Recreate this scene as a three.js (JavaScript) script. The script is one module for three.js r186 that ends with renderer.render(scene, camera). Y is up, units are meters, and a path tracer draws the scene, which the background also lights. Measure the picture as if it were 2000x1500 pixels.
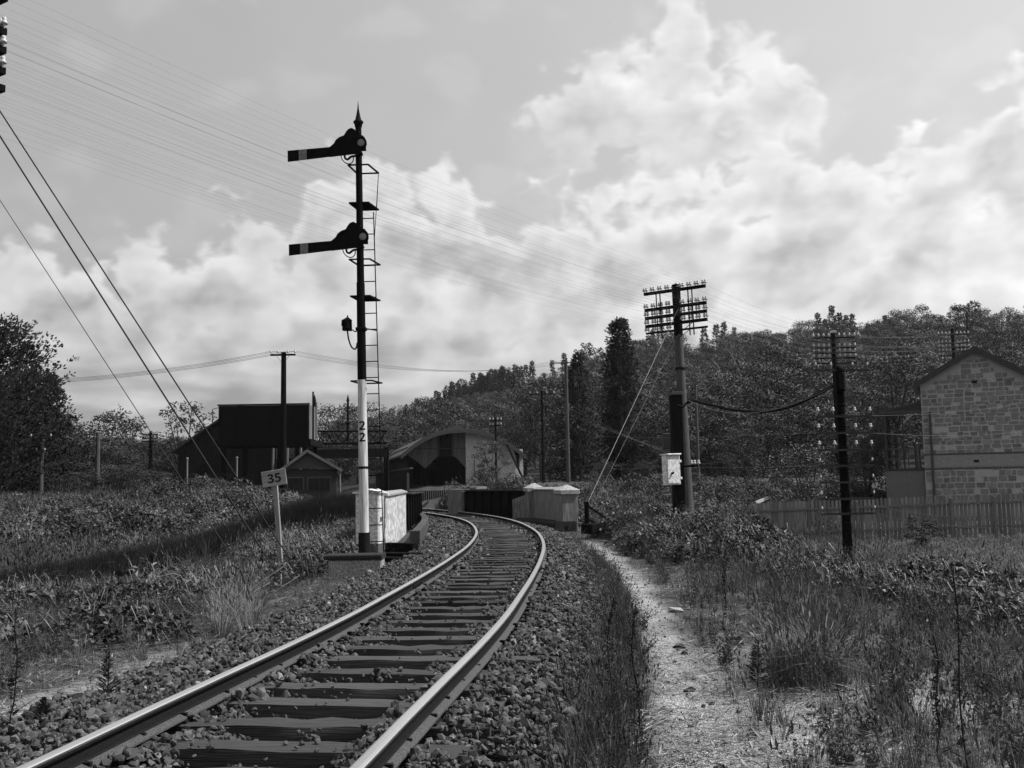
import * as THREE from 'three';
import { mergeGeometries } from 'three/addons/utils/BufferGeometryUtils.js';
import { FontLoader } from 'three/addons/loaders/FontLoader.js';
import { TextGeometry } from 'three/addons/geometries/TextGeometry.js';
import { createNoise2D, createNoise3D } from 'simplex-noise';

// ---------- camera, sky, sun, exposure ----------
const V = (x, y, z) => new THREE.Vector3(x, y, z);
const rngOf = (s) => () => { s |= 0; s = s + 0x6D2B79F5 | 0; let t = Math.imul(s ^ s >>> 15, 1 | s); t = t + Math.imul(t ^ t >>> 7, 61 | t) ^ t; return ((t ^ t >>> 14) >>> 0) / 4294967296; };
const n2 = createNoise2D(rngOf(11)), n3 = createNoise3D(rngOf(12));
const { clamp, lerp } = THREE.MathUtils;
const smoothstep = (x, a, b) => { const t = clamp((x - a) / (b - a), 0, 1); return t * t * (3 - 2 * t); };
const EYE = 1.53, FOCAL = 2000, PITCH = Math.atan(192 / FOCAL), ROLL = THREE.MathUtils.degToRad(-1);
const scene = new THREE.Scene();
const camera = new THREE.PerspectiveCamera(2 * Math.atan(750 / FOCAL) * 180 / Math.PI, 4 / 3, 0.1, 4000);
camera.position.set(0, EYE, 0);
camera.rotation.set(PITCH, 0, ROLL, 'YXZ');
camera.updateMatrixWorld(true);
const SUN = V(0.75, 0.95, -0.32).normalize();
const sun = new THREE.DirectionalLight(0xffffff, 5);
sun.position.copy(SUN).multiplyScalar(120); sun.target.position.set(0, 0, -30);
sun.shadow.mapSize.set(4096, 4096);
Object.assign(sun.shadow.camera, { left: -90, right: 90, top: 90, bottom: -90, near: 1, far: 400 });
sun.shadow.radius = 1.5;
scene.add(sun, sun.target);
const renderer = new THREE.WebGLRenderer({ antialias: true });
renderer.toneMapping = THREE.LinearToneMapping;
renderer.toneMappingExposure = 1.08;
renderer.shadowMap.enabled = true;

const fbm = (x, y, o = 5) => { let s = 0, a = 0.5, f = 1; for (let i = 0; i < o; i++) { s += a * n2(x * f + 17.3 * i, y * f - 9.1 * i); a *= 0.5; f *= 2.03; } return s; };
const billow = (x, y, o = 4) => { let s = 0, a = 0.5, f = 1; for (let i = 0; i < o; i++) { s += a * (1 - 2 * Math.abs(n2(x * f + 31.7 * i, y * f + 5.2 * i))); a *= 0.52; f *= 2.07; } return s; };
const pl = (pts, x) => { if (x <= pts[0][0]) return pts[0][1]; for (let i = 1; i < pts.length; i++) if (x < pts[i][0]) { const [a, b] = pts[i - 1], [c, d] = pts[i]; return b + (d - b) * (x - a) / (c - a); } return pts[pts.length - 1][1]; };

// the sky: clear air, a bank of cumulus round the horizon and one tower above it; p runs round the horizon and q up, 2000 to the radian
const bankTop = [[-500, 420], [-300, 330], [0, 535], [45, 470], [90, 445], [200, 458], [300, 450], [370, 430], [430, 500], [525, 530], [570, 490], [605, 600], [680, 640], [735, 665], [800, 600], [880, 612], [960, 565], [1010, 530], [1060, 560], [1150, 575], [1200, 540], [1260, 575], [1340, 590], [1400, 620], [1500, 650], [1640, 625], [1720, 605], [1850, 640], [2000, 690], [2300, 560], [2600, 500]];
const towerTop = [[1000, 640], [1035, 735], [1100, 810], [1200, 805], [1275, 850], [1335, 920], [1395, 905], [1412, 815], [1480, 825], [1570, 800], [1605, 720], [1650, 620]];
const towerBase = [[1000, 640], [1040, 690], [1180, 640], [1400, 600], [1650, 620]];
const hash = (i, j, k) => { let h = Math.imul(i, 374761393) + Math.imul(j, 668265263) + Math.imul(k, 2147483647); h = Math.imul(h ^ h >>> 13, 1274126177); return ((h ^ h >>> 16) >>> 0) / 4294967296; };
function heap(x, y) {      // rounded heads of cumulus: domes of four sizes, the smaller on the larger
  let s = 0, a = 1, r = 70;
  for (let o = 0; o < 4; o++) {
    const ci = Math.floor(x / r), cj = Math.floor(y / r); let best = 0;
    for (let i = ci - 1; i <= ci + 1; i++) for (let j = cj - 1; j <= cj + 1; j++) { const dx = (i + hash(i, j, o)) - x / r, dy = (j + hash(i, j, o + 9)) - y / r, v = 1 - (dx * dx + dy * dy) / 0.95; if (v > best) best = v; }
    s += a * Math.sqrt(best); a *= 0.5; r *= 0.47;
  }
  return s - 1.15;
}
function thick(p, q, t, wx, wy) {      // how much cloud lies along a line of sight; t is the height of the bank there
  const X = p + wx, Y = q + wy; let f = 0, a = 0.5, r = 190;
  for (let i = 0; i < 6; i++) { f += a * n2(X / r + 13 * i, Y / (r * 0.8) - 7 * i); a *= 0.54; r *= 0.5; }
  return clamp((t - q) / 150, -1.4, 0.55) + 0.85 * f + 0.34 * heap(X, Y);
}
function skyAt(p, q) {
  const sunNear = Math.exp(-(((p - 2900) / 1900) ** 2));
  let c = 0.37 + 0.37 * sunNear + 0.015 * fbm(p / 420, q / 260, 3);
  c += 0.15 * Math.exp(-q / 170) + 0.04 * smoothstep(fbm(p / 300 + 5, q / 200, 4), 0.0, 0.5);
  const wx = 26 * fbm(p / 90 + 51, q / 90, 4), wy = 24 * fbm(p / 90 - 13, q / 90 + 7, 4);
  const t = (p < -450 || p > 2500 ? 480 + 150 * fbm(p / 420, 1.7, 4) : pl(bankTop, p)) - 30;
  const tt = p > 1000 && p < 1650 ? pl(towerTop, p) - 25 : 0, tb = pl(towerBase, p), inT = tt && q > tb - 120;
  const soft = fbm(p / 260 + 8, q / 130 + 2, 4), wide = fbm(p / 500 + 70, q / 150, 3);
  const e = 9;
  if (inT) {
    const d2 = thick(p, q, tt, wx, wy) - 0.5 * smoothstep(tb + 90 - q, 0, 160), r2 = clamp((d2 - thick(p + e, q + e, tt, wx, wy) + 0.5 * smoothstep(tb + 90 - q - e, 0, 160)) * 0.85, -0.8, 0.8);
    const b2 = 0.68 + 0.2 * sunNear - 0.15 * smoothstep(d2, 0.2, 1.1) + 0.2 * r2 + 0.16 * soft;
    c = lerp(c, clamp(b2, 0.45, 0.99), smoothstep(d2, 0.0, 0.42) * smoothstep(q, tb - 120, tb + 60));
  } else if (q > 900 || p < -300 || p > 2400) c = lerp(c, 0.75, 0.6 * skyCloud(p, q));
  const d1 = thick(p, q, t, wx, wy), r1 = clamp((d1 - thick(p + e, q + e, t, wx, wy)) * 0.85, -0.8, 0.8), deep = smoothstep(d1, 0.25, 1.25);
  let b1 = 0.62 + 0.3 * sunNear - 0.24 * deep + 0.22 * r1 * (1 - 0.4 * deep) + 0.2 * soft * (0.35 + 0.65 * deep) + 0.13 * wide;
  const low = 0.37 + 0.31 * sunNear + 0.34 * fbm(p / 360 + 4, q / 85, 5);
  b1 = lerp(b1, low, 1 - smoothstep(q, 130, 330));
  const a1 = lerp(smoothstep(d1, 0.0, 0.34), 1, 1 - smoothstep(q, 120, 300));
  c = lerp(c, clamp(b1, 0.32, 1.0), a1);
  return lerp(c, 0.5 + 0.31 * sunNear, 0.75 * (1 - smoothstep(q, 20, 150)));
}
// stray heaps higher up round the rest of the sky
function skyCloud(p, q) {
  if (p > 250 && p < 2400 && q < 1000) return 0;
  const f = fbm(p / 700 + 21, q / 420 + 4, 5);
  return smoothstep(f, 0.18, 0.42) * smoothstep(q, 500, 700);
}
{
  const W = 2048, Hh = 2048, data = new Float32Array(W * Hh * 4);
  for (let r = 0; r < Hh; r++) {
    const el = ((r + 0.5) / Hh - 0.5) * Math.PI, q = Math.max(0, el) * 2000;
    for (let k = 0; k < W; k++) {
      let c = 0.3;
      if (el > -0.002) {
        let az = ((k + 0.5) / W - 0.5) * 2 * Math.PI + Math.PI / 2;      // 0 straight ahead (-z), growing to the right
        if (az > Math.PI) az -= 2 * Math.PI;
        const seam = smoothstep(Math.abs(az), Math.PI - 0.25, Math.PI);
        c = el < 1.25 ? skyAt(1000 + az * 2000, q) : 0.5;
        if (seam > 0 && el < 1.25) c = lerp(c, skyAt(1000 - az * 2000, q), seam * 0.5);
        c = lerp(c, 0.5, smoothstep(el, 0.95, 1.25));
      }
      const i = (r * W + k) * 4; data[i] = data[i + 1] = data[i + 2] = c; data[i + 3] = 1;
    }
  }
  const t = new THREE.DataTexture(data, W, Hh, THREE.RGBAFormat, THREE.FloatType);
  t.mapping = THREE.EquirectangularReflectionMapping; t.magFilter = t.minFilter = THREE.LinearFilter; t.needsUpdate = true;
  scene.background = t; scene.environment = t;
}

// ---------- helpers ----------
const ORD = ['first', 'second', 'third', 'fourth', 'fifth', 'sixth', 'seventh', 'eighth', 'ninth', 'tenth', 'eleventh', 'twelfth'];
const nth = (i) => { const n = i + 1; if (n <= 12) return ORD[i]; const e = n % 10; return n + (n > 10 && n < 14 ? 'th' : e === 1 ? 'st' : e === 2 ? 'nd' : e === 3 ? 'rd' : 'th'); };
const taken = new Map();
const numbered = (n) => { const k = taken.get(n) ?? 0; taken.set(n, k + 1); return k ? `${n}_${String(k).padStart(3, '0')}` : n; };
function tag(o, label, category, group, kind) { if (label) o.userData.label = label; if (category) o.userData.category = category; if (group) o.userData.group = group; if (kind) o.userData.kind = kind; return o; }
function thing(name, label, category, pos, group, kind) { const o = new THREE.Group(); o.name = numbered(name); if (pos) o.position.copy(pos); scene.add(o); return tag(o, label, category, group, kind); }
function part(parent, name, geo, mat) { const m = new THREE.Mesh(geo, mat); m.name = name; parent.add(m); return m; }
function solo(name, geo, mat, label, category, group, kind, pos) { const m = new THREE.Mesh(geo, mat); m.name = numbered(name); if (pos) m.position.copy(pos); scene.add(m); return tag(m, label, category, group, kind); }
// texture coordinates in metres, taken from the side each face points to
function uvm(g) {
  g = g.index ? g.toNonIndexed() : g; if (!g.attributes.normal) g.computeVertexNormals();
  const p = g.attributes.position, uv = new Float32Array(p.count * 2), a = V(), b = V(), c = V();
  for (let i = 0; i < p.count; i += 3) {
    a.fromBufferAttribute(p, i); b.fromBufferAttribute(p, i + 1).sub(a); c.fromBufferAttribute(p, i + 2).sub(a);
    const n = b.cross(c), x = Math.abs(n.x), y = Math.abs(n.y), z = Math.abs(n.z);
    for (let k = i; k < i + 3; k++) { const X = p.getX(k), Y = p.getY(k), Z = p.getZ(k); uv[k * 2] = y > x && y > z ? X : x > z ? Z : X; uv[k * 2 + 1] = y > x && y > z ? Z : Y; }
  }
  g.setAttribute('uv', new THREE.BufferAttribute(uv, 2)); return g;
}
const join = (list) => { const L = list.map((g) => { g = g.index ? g.toNonIndexed() : g; for (const k of Object.keys(g.attributes)) if (!['position', 'normal'].includes(k)) g.deleteAttribute(k); return g; }); return uvm(L.length > 1 ? mergeGeometries(L) : L[0]); };
function box(w, h, d, x = 0, y = 0, z = 0, ry = 0, bevel = 0.012) {
  bevel = Math.min(bevel, w * 0.3, h * 0.3, d * 0.3);
  const s = new THREE.Shape(), a = w / 2 - bevel, b = h / 2 - bevel; s.moveTo(-a, -b); s.lineTo(a, -b); s.lineTo(a, b); s.lineTo(-a, b); s.closePath();
  const g = new THREE.ExtrudeGeometry(s, { depth: d - 2 * bevel, bevelEnabled: true, bevelThickness: bevel, bevelSize: bevel, bevelSegments: 1, steps: 1 });
  g.translate(0, 0, -(d - 2 * bevel) / 2); if (ry) g.rotateY(ry); g.translate(x, y, z); return g;
}
const cube = (w, h, d, x = 0, y = 0, z = 0) => new THREE.BoxGeometry(w, h, d).translate(x, y, z);
function rod(a, b, r0, r1 = r0, seg = 8) { const d = b.clone().sub(a), g = new THREE.CylinderGeometry(r1, r0, d.length(), seg, 1); g.applyQuaternion(new THREE.Quaternion().setFromUnitVectors(V(0, 1, 0), d.clone().normalize())); const m = a.clone().add(b).multiplyScalar(0.5); return g.translate(m.x, m.y, m.z); }
function bar(a, b, w, h) { const d = b.clone().sub(a), g = new THREE.BoxGeometry(w, d.length(), h); const q = new THREE.Quaternion(); const y = d.normalize(), ref = Math.abs(y.y) > 0.9 ? V(0, 0, 1) : V(0, 1, 0), x = ref.clone().cross(y).normalize(), z = x.clone().cross(y).normalize(); q.setFromRotationMatrix(new THREE.Matrix4().makeBasis(x, y, z)); g.applyQuaternion(q); const m = a.clone().add(b).multiplyScalar(0.5); return g.translate(m.x, m.y, m.z); }
const tube = (pts, r, seg = 24, rs = 6) => new THREE.TubeGeometry(new THREE.CatmullRomCurve3(pts), seg, r, rs);
const extr = (pts, depth, bevel = 0) => { const s = new THREE.Shape(pts.map(([x, y]) => new THREE.Vector2(x, y))); return new THREE.ExtrudeGeometry(s, { depth, bevelEnabled: bevel > 0, bevelSize: bevel, bevelThickness: bevel, bevelSegments: 1, curveSegments: 10 }); };
// a point of the photograph at a distance ahead of the camera, as surveyed
function at(u, v, d) {
  const k = V((u - 1000) / FOCAL, -(v - 750) / FOCAL, -1).applyEuler(camera.rotation); k.multiplyScalar(d / -k.z); k.y += EYE; return k;
}

// ---------- materials ----------
function tex(size, fn, srgb = true) {
  const d = new Uint8Array(size * size * 4);
  for (let j = 0; j < size; j++) for (let i = 0; i < size; i++) { const c = clamp(fn(i / size, j / size), 0, 1) * 255, k = (j * size + i) * 4; d[k] = d[k + 1] = d[k + 2] = c; d[k + 3] = 255; }
  const t = new THREE.DataTexture(d, size, size); t.wrapS = t.wrapT = THREE.RepeatWrapping; t.magFilter = THREE.LinearFilter; t.minFilter = THREE.LinearMipmapLinearFilter; t.generateMipmaps = true;
  if (srgb) t.colorSpace = THREE.SRGBColorSpace; t.needsUpdate = true; return t;
}
// noise that tiles: sampled on a torus drawn in three dimensions
const tile = (f, sx, sy, o = 0) => (u, v) => { const A = u * 2 * Math.PI, B = v * 2 * Math.PI; let s = 0, a = 0.55, k = 1; for (let i = 0; i < 4; i++) { s += a * n3(Math.cos(A) * sx * k + o + i * 7, Math.sin(A) * sx * k + Math.cos(B) * sy * k, Math.sin(B) * sy * k + i * 3); a *= 0.55; k *= 2; } return f(s); };
const rep = (t, x, y = x) => { const c = t.clone(); c.repeat.set(x, y); c.needsUpdate = true; return c; };
const T = {
  grain: tex(256, tile((s) => 0.82 + 0.24 * s, 2.5, 2.5)),
  rough: tex(512, tile((s) => 0.78 + 0.36 * s, 5, 5, 3)),
  streak: tex(512, tile((s) => 0.8 + 0.34 * s, 9, 0.7, 5)),
  plank: tex(512, tile((s) => 0.82 + 0.24 * s, 1.0, 12, 9)),
  stain: tex(512, tile((s) => { const k = smoothstep(s, -0.25, 0.35); return 0.68 + 0.3 * k; }, 3.2, 1.6, 2)),
  bumpf: tex(256, tile((s) => 0.5 + 0.5 * s, 6, 6, 14), false),
  bumpw: tex(256, tile((s) => 0.5 + 0.5 * s, 1, 14, 4), false),
};
const gray = (a) => new THREE.Color().setRGB(a, a, a);
function mat(a, { rough = 0.85, metal = 0, map, rx = 1, ry = rx, bump, bs = 0.004, brx = rx, bry = ry, vc = false, spec = a < 0.06 ? 0.25 : 0.6, side = THREE.FrontSide, ...more } = {}) {
  const m = new THREE.MeshPhysicalMaterial({ color: gray(a), roughness: rough, metalness: metal, specularIntensity: spec, vertexColors: vc, side, ...more });
  if (map) m.map = rep(map, rx, ry); if (bump) { m.bumpMap = rep(bump, brx, bry); m.bumpScale = bs; } return m;
}
const M = {
  ironBlack: mat(0.008, { rough: 0.75, map: T.grain, spec: 0.15 }),
  timberBlack: mat(0.009, { rough: 0.95, spec: 0.15, map: T.streak }),
  timberGrey: mat(0.11, { map: T.streak, rx: 1.6, ry: 0.5, bump: T.bumpw }),
  whitePaint: mat(0.9, { rough: 0.6, map: T.streak, rx: 1, ry: 0.4 }),
  whiteBox: mat(0.95, { rough: 0.5, map: T.grain, rx: 0.7 }),
  postBase: mat(0.02, { rough: 0.8, map: T.rough }),
  concrete: mat(0.26, { map: T.streak, rx: 0.5, ry: 0.35, bump: T.bumpf, bs: 0.006, brx: 2 }),
  concreteCap: mat(0.48, { map: T.rough, rx: 0.6, bump: T.bumpf, bs: 0.006 }),
  whitewash: mat(0.74, { map: T.stain, rx: 0.16, ry: 0.42, bump: T.bumpf, bs: 0.004, brx: 1.2 }),
  rail: mat(0.022, { rough: 0.9, spec: 0.2, map: T.rough, rx: 2 }),  // rail body darkened: shade under the head is put into the colour
  railFoot: mat(0.11, { rough: 0.85, map: T.rough, rx: 2 }),  // foot coloured paler than the web to stand for light falling on it
  railTop: mat(0.95, { rough: 0.27, metal: 1 }),
  glass: mat(0.35, { rough: 0.25, transparent: false }),
  roofIron: mat(0.11, { rough: 0.6, map: T.streak, rx: 1, ry: 0.3 }),
  boards: mat(0.14, { map: T.streak, rx: 1.2, ry: 0.35, bump: T.bumpw }),
  boardDark: mat(0.03, { map: T.streak, rx: 1.2, ry: 0.35 }),
  render: mat(0.8, { map: T.rough, rx: 0.4, bump: T.bumpf }),
  mortar: mat(0.66, { map: T.rough, rx: 1.2, bump: T.bumpf, bs: 0.01 }),
  bark: mat(0.07, { map: T.streak, rx: 1.5, ry: 0.4 }),
  barkPale: mat(0.3, { map: T.streak, rx: 1.5, ry: 0.4 }),
  wire: mat(0.03, { rough: 0.6, metal: 0.4 }),
  wireSky: mat(0.16, { rough: 0.6, metal: 0.2 }),
  wirePale: mat(0.14, { rough: 0.7 }),
  stayPale: mat(0.26, { rough: 0.6 }),
  china: mat(0.5, { rough: 0.25 }),
};
const sleeperMats = [0.055, 0.075, 0.1].map((a, i) => mat(a, { map: T.plank, rx: 0.35 + 0.05 * i, ry: 1.6, bump: T.bumpw, bs: 0.012, brx: 0.4, bry: 2 }));

// ---------- the line of the track and the lie of the land ----------
const centre = [[-8, -3.3], [-4, -2.85], [0, -2.32], [2.5, -1.98], [5.2, -1.62], [6.2, -1.5], [7.3, -1.36], [9, -1.14], [10.8, -0.94], [13.3, -0.73], [15.4, -0.57], [18.6, -0.37], [22.7, -0.2], [27.5, -0.19], [31, -0.33], [36, -0.72], [41, -1.4], [45, -2.22], [50, -3.5], [57, -5.7], [65, -8.6], [75, -12.6], [90, -19], [110, -28]];
const trackCurve = new THREE.CatmullRomCurve3(centre.map(([d, x]) => V(x, 0, -d)), false, 'centripetal');
const TL = trackCurve.getLength(), NS = 480;
const samples = trackCurve.getSpacedPoints(NS), tangents = samples.map((_, i) => trackCurve.getTangentAt(i / NS));
const byD = samples.map((p, i) => [-p.z, p.x, tangents[i].x / -tangents[i].z]);
function lateral(x, z) { const d = -z; const k = clamp(d, -8, 109); let lo = 0, hi = byD.length - 1; while (hi - lo > 1) { const m = lo + hi >> 1; if (byD[m][0] <= k) lo = m; else hi = m; } const [d0, x0, s0] = byD[lo], [d1, x1] = byD[hi], t = clamp((k - d0) / (d1 - d0 || 1), 0, 1); return (x - lerp(x0, x1, t)) / Math.hypot(1, s0); }
function onTrack(s, lat, y) { const t = clamp(s / TL, 0, 1), p = trackCurve.getPointAt(t), g = trackCurve.getTangentAt(t); return V(p.x - g.z * lat, y, p.z + g.x * lat); }
const ridge = [[-900, 620], [-300, 480], [-60, 420], [0, 380], [50, 330], [90, 300], [132, 280], [190, 280], [500, 330], [1200, 600]];
const ridgeH = [[-900, 10], [-300, 12], [-130, 12], [-75, 10], [-55, 14], [-25, 20], [0, 26], [25, 29], [50, 31.5], [90, 32], [132, 30.5], [190, 31], [500, 40], [1200, 30]];
const bankX = [[8, -15], [13, -11.6], [17, -9.6], [19.5, -9], [25, -8.4], [32, -7.8], [39, -7.2], [46, -6.9], [60, -8]];
function land(x, z) {
  const d = -z, lat = lateral(x, z), a = Math.abs(lat);
  let y = -0.22 * (1 - smoothstep(a, 70, 90));
  if (lat < 0) {
    y = -0.22 - 0.16 * smoothstep(a, 2.0, 3.0);
    y += 0.85 * smoothstep(a, 5.0, 12) * smoothstep(d, 26, 50) + 0.3 * smoothstep(a, 5.2, 7.5) * smoothstep(d, 30, 46);
  } else {
    y = -0.22 - 0.1 * smoothstep(a, 1.8, 2.3);
    y -= 0.78 * smoothstep(a, 4.6, 11) * (1 - smoothstep(d, 40, 58));
    y += 1.35 * smoothstep(d, 42, 72) * smoothstep(a, 3, 9);
  }
  if (lat < -2 && d > 8 && d < 60) { const b = pl(bankX, d), w = (x - b) / 0.75; y += 0.5 * Math.exp(-w * w) * smoothstep(d, 22, 46); }
  y += 0.5 * smoothstep(d, 60, 100);
  const zr = pl(ridge, x), hr = pl(ridgeH, x);
  if (d > 90) y += hr * smoothstep(d, 60 + 0.12 * zr, zr) * (0.75 + 0.25 * smoothstep(d, 100, zr)) ;
  const bumpy = smoothstep(a, 2.6, 4);
  return y + bumpy * (0.06 * n2(x * 0.8, z * 0.8) + 0.035 * n2(x * 2.3 + 9, z * 2.3)) + (d > 100 ? 1.6 * n2(x * 0.012, z * 0.012) * smoothstep(d, 100, 180) : 0);
}
const isPath = (x, z) => { const lat = lateral(x, z), d = -z, w = 0.28 * n2(z * 0.5, 4) + 0.2 * n2(x * 1.7, z * 1.7); const right = (1 - smoothstep(Math.abs(lat - 2.52 - 0.1 * w), 0.08, 0.36 + 0.3 * w)) * (1 - smoothstep(d, 27, 36)); const low = smoothstep(lat, 2.2, 2.7) * (1 - smoothstep(lat + 2 * w, 4.6, 8)) * (1 - smoothstep(d, 8, 13.5)) * 0.8; const left = (1 - smoothstep(Math.abs(lat + 3.0 + 0.2 * w), 0.2, 0.6)) * (1 - smoothstep(d, 8, 16)); return Math.max(right, low, left); };
{
  const axis = (dense0, dense1, step, far0, far1) => { const a = []; for (let v = dense0; v <= dense1; v += step) a.push(v); let s = step; for (let v = dense1 + s; v < far1;) { a.push(v); s = Math.min(s * 1.13, 24); v += s; } s = step; for (let v = dense0 - s; v > far0;) { a.unshift(v); s = Math.min(s * 1.13, 24); v -= s; } return a; };
  const xs = axis(-12, 14, 0.26, -1800, 1800), zs = axis(-44, 2, 0.26, -1800, 900), P = [], C = [], I = [];
  for (const z of zs) for (const x of xs) {
    P.push(x, land(x, z), z);
    const p = isPath(x, z), m = 0.5 + 0.5 * fbm(x * 0.9, z * 0.9, 3), a = Math.abs(lateral(x, z)); const soil = 0.07 + 0.08 * m, path = 0.62 + 0.14 * n2(x * 3, z * 3) + 0.12 * n2(x * 8, z * 8);
    let c = lerp(soil, path, p); if (a < 2.1) c = 0.03 + 0.03 * m; if (-z > 90) c = 0.03 + 0.02 * m; C.push(c, c, c);
  }
  for (let j = 0; j < zs.length - 1; j++) for (let i = 0; i < xs.length - 1; i++) { const k = j * xs.length + i, l = k + xs.length; I.push(k, l, k + 1, k + 1, l, l + 1); }
  const g = new THREE.BufferGeometry(); g.setAttribute('position', new THREE.Float32BufferAttribute(P, 3)); g.setAttribute('color', new THREE.Float32BufferAttribute(C, 3)); g.setIndex(I); g.computeVertexNormals();
  const uv = []; for (let i = 0; i < P.length; i += 3) uv.push(P[i], P[i + 2]); g.setAttribute('uv', new THREE.Float32BufferAttribute(uv, 2));
  solo('ground', g, mat(1, { vc: true, rough: 1, map: T.rough, rx: 0.9, bump: T.bumpf, bs: 0.03, brx: 1.7 }), 'sandy soil with a trodden path and the wooded hill behind', 'ground', null, 'structure');
}

// ---------- railway track ----------
function sweep(profile, lat, s0, s1, n, closed = true, y0 = 0) {     // profile: (across, up) points
  const P = [], I = [], UVs = [], m = profile.length; let run = 0; const q = [0]; for (let i = 1; i < m; i++) { run += Math.hypot(profile[i][0] - profile[i - 1][0], profile[i][1] - profile[i - 1][1]); q.push(run); }
  for (let k = 0; k <= n; k++) { const s = lerp(s0, s1, k / n); for (let i = 0; i < m; i++) { const v = onTrack(s, lat + profile[i][0], y0 + profile[i][1]); P.push(v.x, v.y, v.z); UVs.push(q[i], s); } }
  for (let k = 0; k < n; k++) for (let i = 0; i < (closed ? m : m - 1); i++) { const a = k * m + i, b = k * m + (i + 1) % m, c = a + m, d = b + m; I.push(a, b, c, b, d, c); }
  const g = new THREE.BufferGeometry(); g.setAttribute('position', new THREE.Float32BufferAttribute(P, 3)); g.setAttribute('uv', new THREE.Float32BufferAttribute(UVs, 2)); g.setIndex(I);
  const f = g.toNonIndexed(); f.computeVertexNormals(); return f;
}
const railFoot = [[0.066, 0], [0.066, 0.012], [0.018, 0.031], [-0.018, 0.031], [-0.066, 0.012], [-0.066, 0]].reverse();
const railBody = [[0.014, 0.0315], [0.009, 0.045], [0.009, 0.11], [0.033, 0.122], [0.036, 0.15], [-0.036, 0.15], [-0.033, 0.122], [-0.009, 0.11], [-0.009, 0.045], [-0.014, 0.0315]].reverse();
const railCap = [[-0.0363, 0.138], [-0.0363, 0.149], [-0.03, 0.156], [-0.015, 0.1595], [0.015, 0.1595], [0.03, 0.156], [0.0363, 0.149], [0.0363, 0.138]];
const RY = 0.012, track = thing('railway_track', 'single railway line on timber sleepers curving left towards the station', 'railway track');
for (const lat of [-0.835, 0.835]) {
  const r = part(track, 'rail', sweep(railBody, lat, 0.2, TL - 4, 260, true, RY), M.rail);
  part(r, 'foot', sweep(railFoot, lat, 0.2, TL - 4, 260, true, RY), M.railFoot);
  part(r, 'running_surface', sweep(railCap, lat, 0.2, TL - 4, 260, false, RY), M.railTop);
  for (const s of lat < 0 ? [23.1, 36] : [12.2, 25.6, 38]) {       // fishplates at the rail joints
    const a = onTrack(s - 0.3, lat, RY + 0.075), b = onTrack(s + 0.3, lat, RY + 0.075), dir = b.clone().sub(a), ang = Math.atan2(dir.x, dir.z);
    const g = [box(0.055, 0.062, 0.6, 0, 0, 0, 0, 0.01)]; for (const k of [-0.22, -0.08, 0.08, 0.22]) g.push(rod(V(-0.05, 0, k), V(0.05, 0, k), 0.016, 0.016, 6));
    const f = part(track, 'fishplate', join(g), M.rail); f.position.copy(a.add(b).multiplyScalar(0.5)); f.rotation.y = ang;
  }
}
{
  const R = rngOf(5);
  const geos = [0, 1, 2, 3, 4].map((k) => { const g = new THREE.BoxGeometry(2.56, 0.15, 0.235, 14, 2, 3); const p = g.attributes.position; for (let i = 0; i < p.count; i++) { const x = p.getX(i), y = p.getY(i), z = p.getZ(i); const e = Math.abs(z) > 0.1 && y > 0.05 ? 0.008 : 0; p.setXYZ(i, x + 0.02 * n2(z * 9 + k, y * 9), y - e * (1 + n2(x * 3 + k * 7, z * 5)) + 0.006 * n2(x * 4 + k * 9, z * 20), z + 0.012 * n2(x * 2 + k * 5, y * 8) - Math.sign(z) * e * 0.6); } g.computeVertexNormals(); return uvm(g); });
  const spike = join([box(0.03, 0.03, 0.05, 0, 0.01, 0.012, 0, 0.006), cube(0.022, 0.05, 0.022, 0, -0.015, 0)]), plate = join([box(0.21, 0.012, 0.17, 0, 0, 0, 0, 0.003)]);
  for (let s = 0.5, k = 0; s < 84; s += 0.61 + 0.05 * (R() - 0.5), k++) {
    const p = onTrack(s, (R() - 0.5) * 0.12, -0.075 - 0.012 * R()), g = trackCurve.getTangentAt(s / TL);
    const sl = part(track, 'sleeper', geos[k % 5], sleeperMats[Math.floor(R() * 3)]); sl.position.copy(p); sl.rotation.y = Math.atan2(-g.x, -g.z) + (R() - 0.5) * 0.07; sl.rotation.z = (R() - 0.5) * 0.008;
    if (s > 9 && s < 34) for (const lat of [-0.835, 0.835]) { const pt = part(sl, 'tie_plate', plate, M.rail); pt.position.set(lat, 0.081, 0); for (const e of [-0.078, 0.078]) { const m = part(sl, 'spike', spike, M.rail); m.position.set(lat + e, 0.104, (R() - 0.5) * 0.1); m.rotation.y = e > 0 ? -Math.PI / 2 : Math.PI / 2; } }
  }
}
// a siding that leaves the line beyond the bridge for the goods shed
{
  const sid = thing('siding_track', 'short siding of two rails running into the arched goods shed', 'railway track');
  const c = new THREE.CatmullRomCurve3([V(-3.6, 0, -52), V(-4.6, 0, -60), V(-5.2, 0, -70), V(-5.4, 0, -84), V(-5.4, 0, -96)]);
  for (const l of [-0.8, 0.8]) { const g = []; let a = null; for (let i = 0; i <= 24; i++) { const p = c.getPointAt(i / 24), t = c.getTangentAt(i / 24), q = V(p.x - t.z * l, 0.1 + 0.45 * smoothstep(-p.z, 60, 96), p.z + t.x * l); if (a) g.push(bar(a, q, 0.07, 0.14)); a = q; } part(sid, 'rail', join(g), M.rail); }
}
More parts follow.
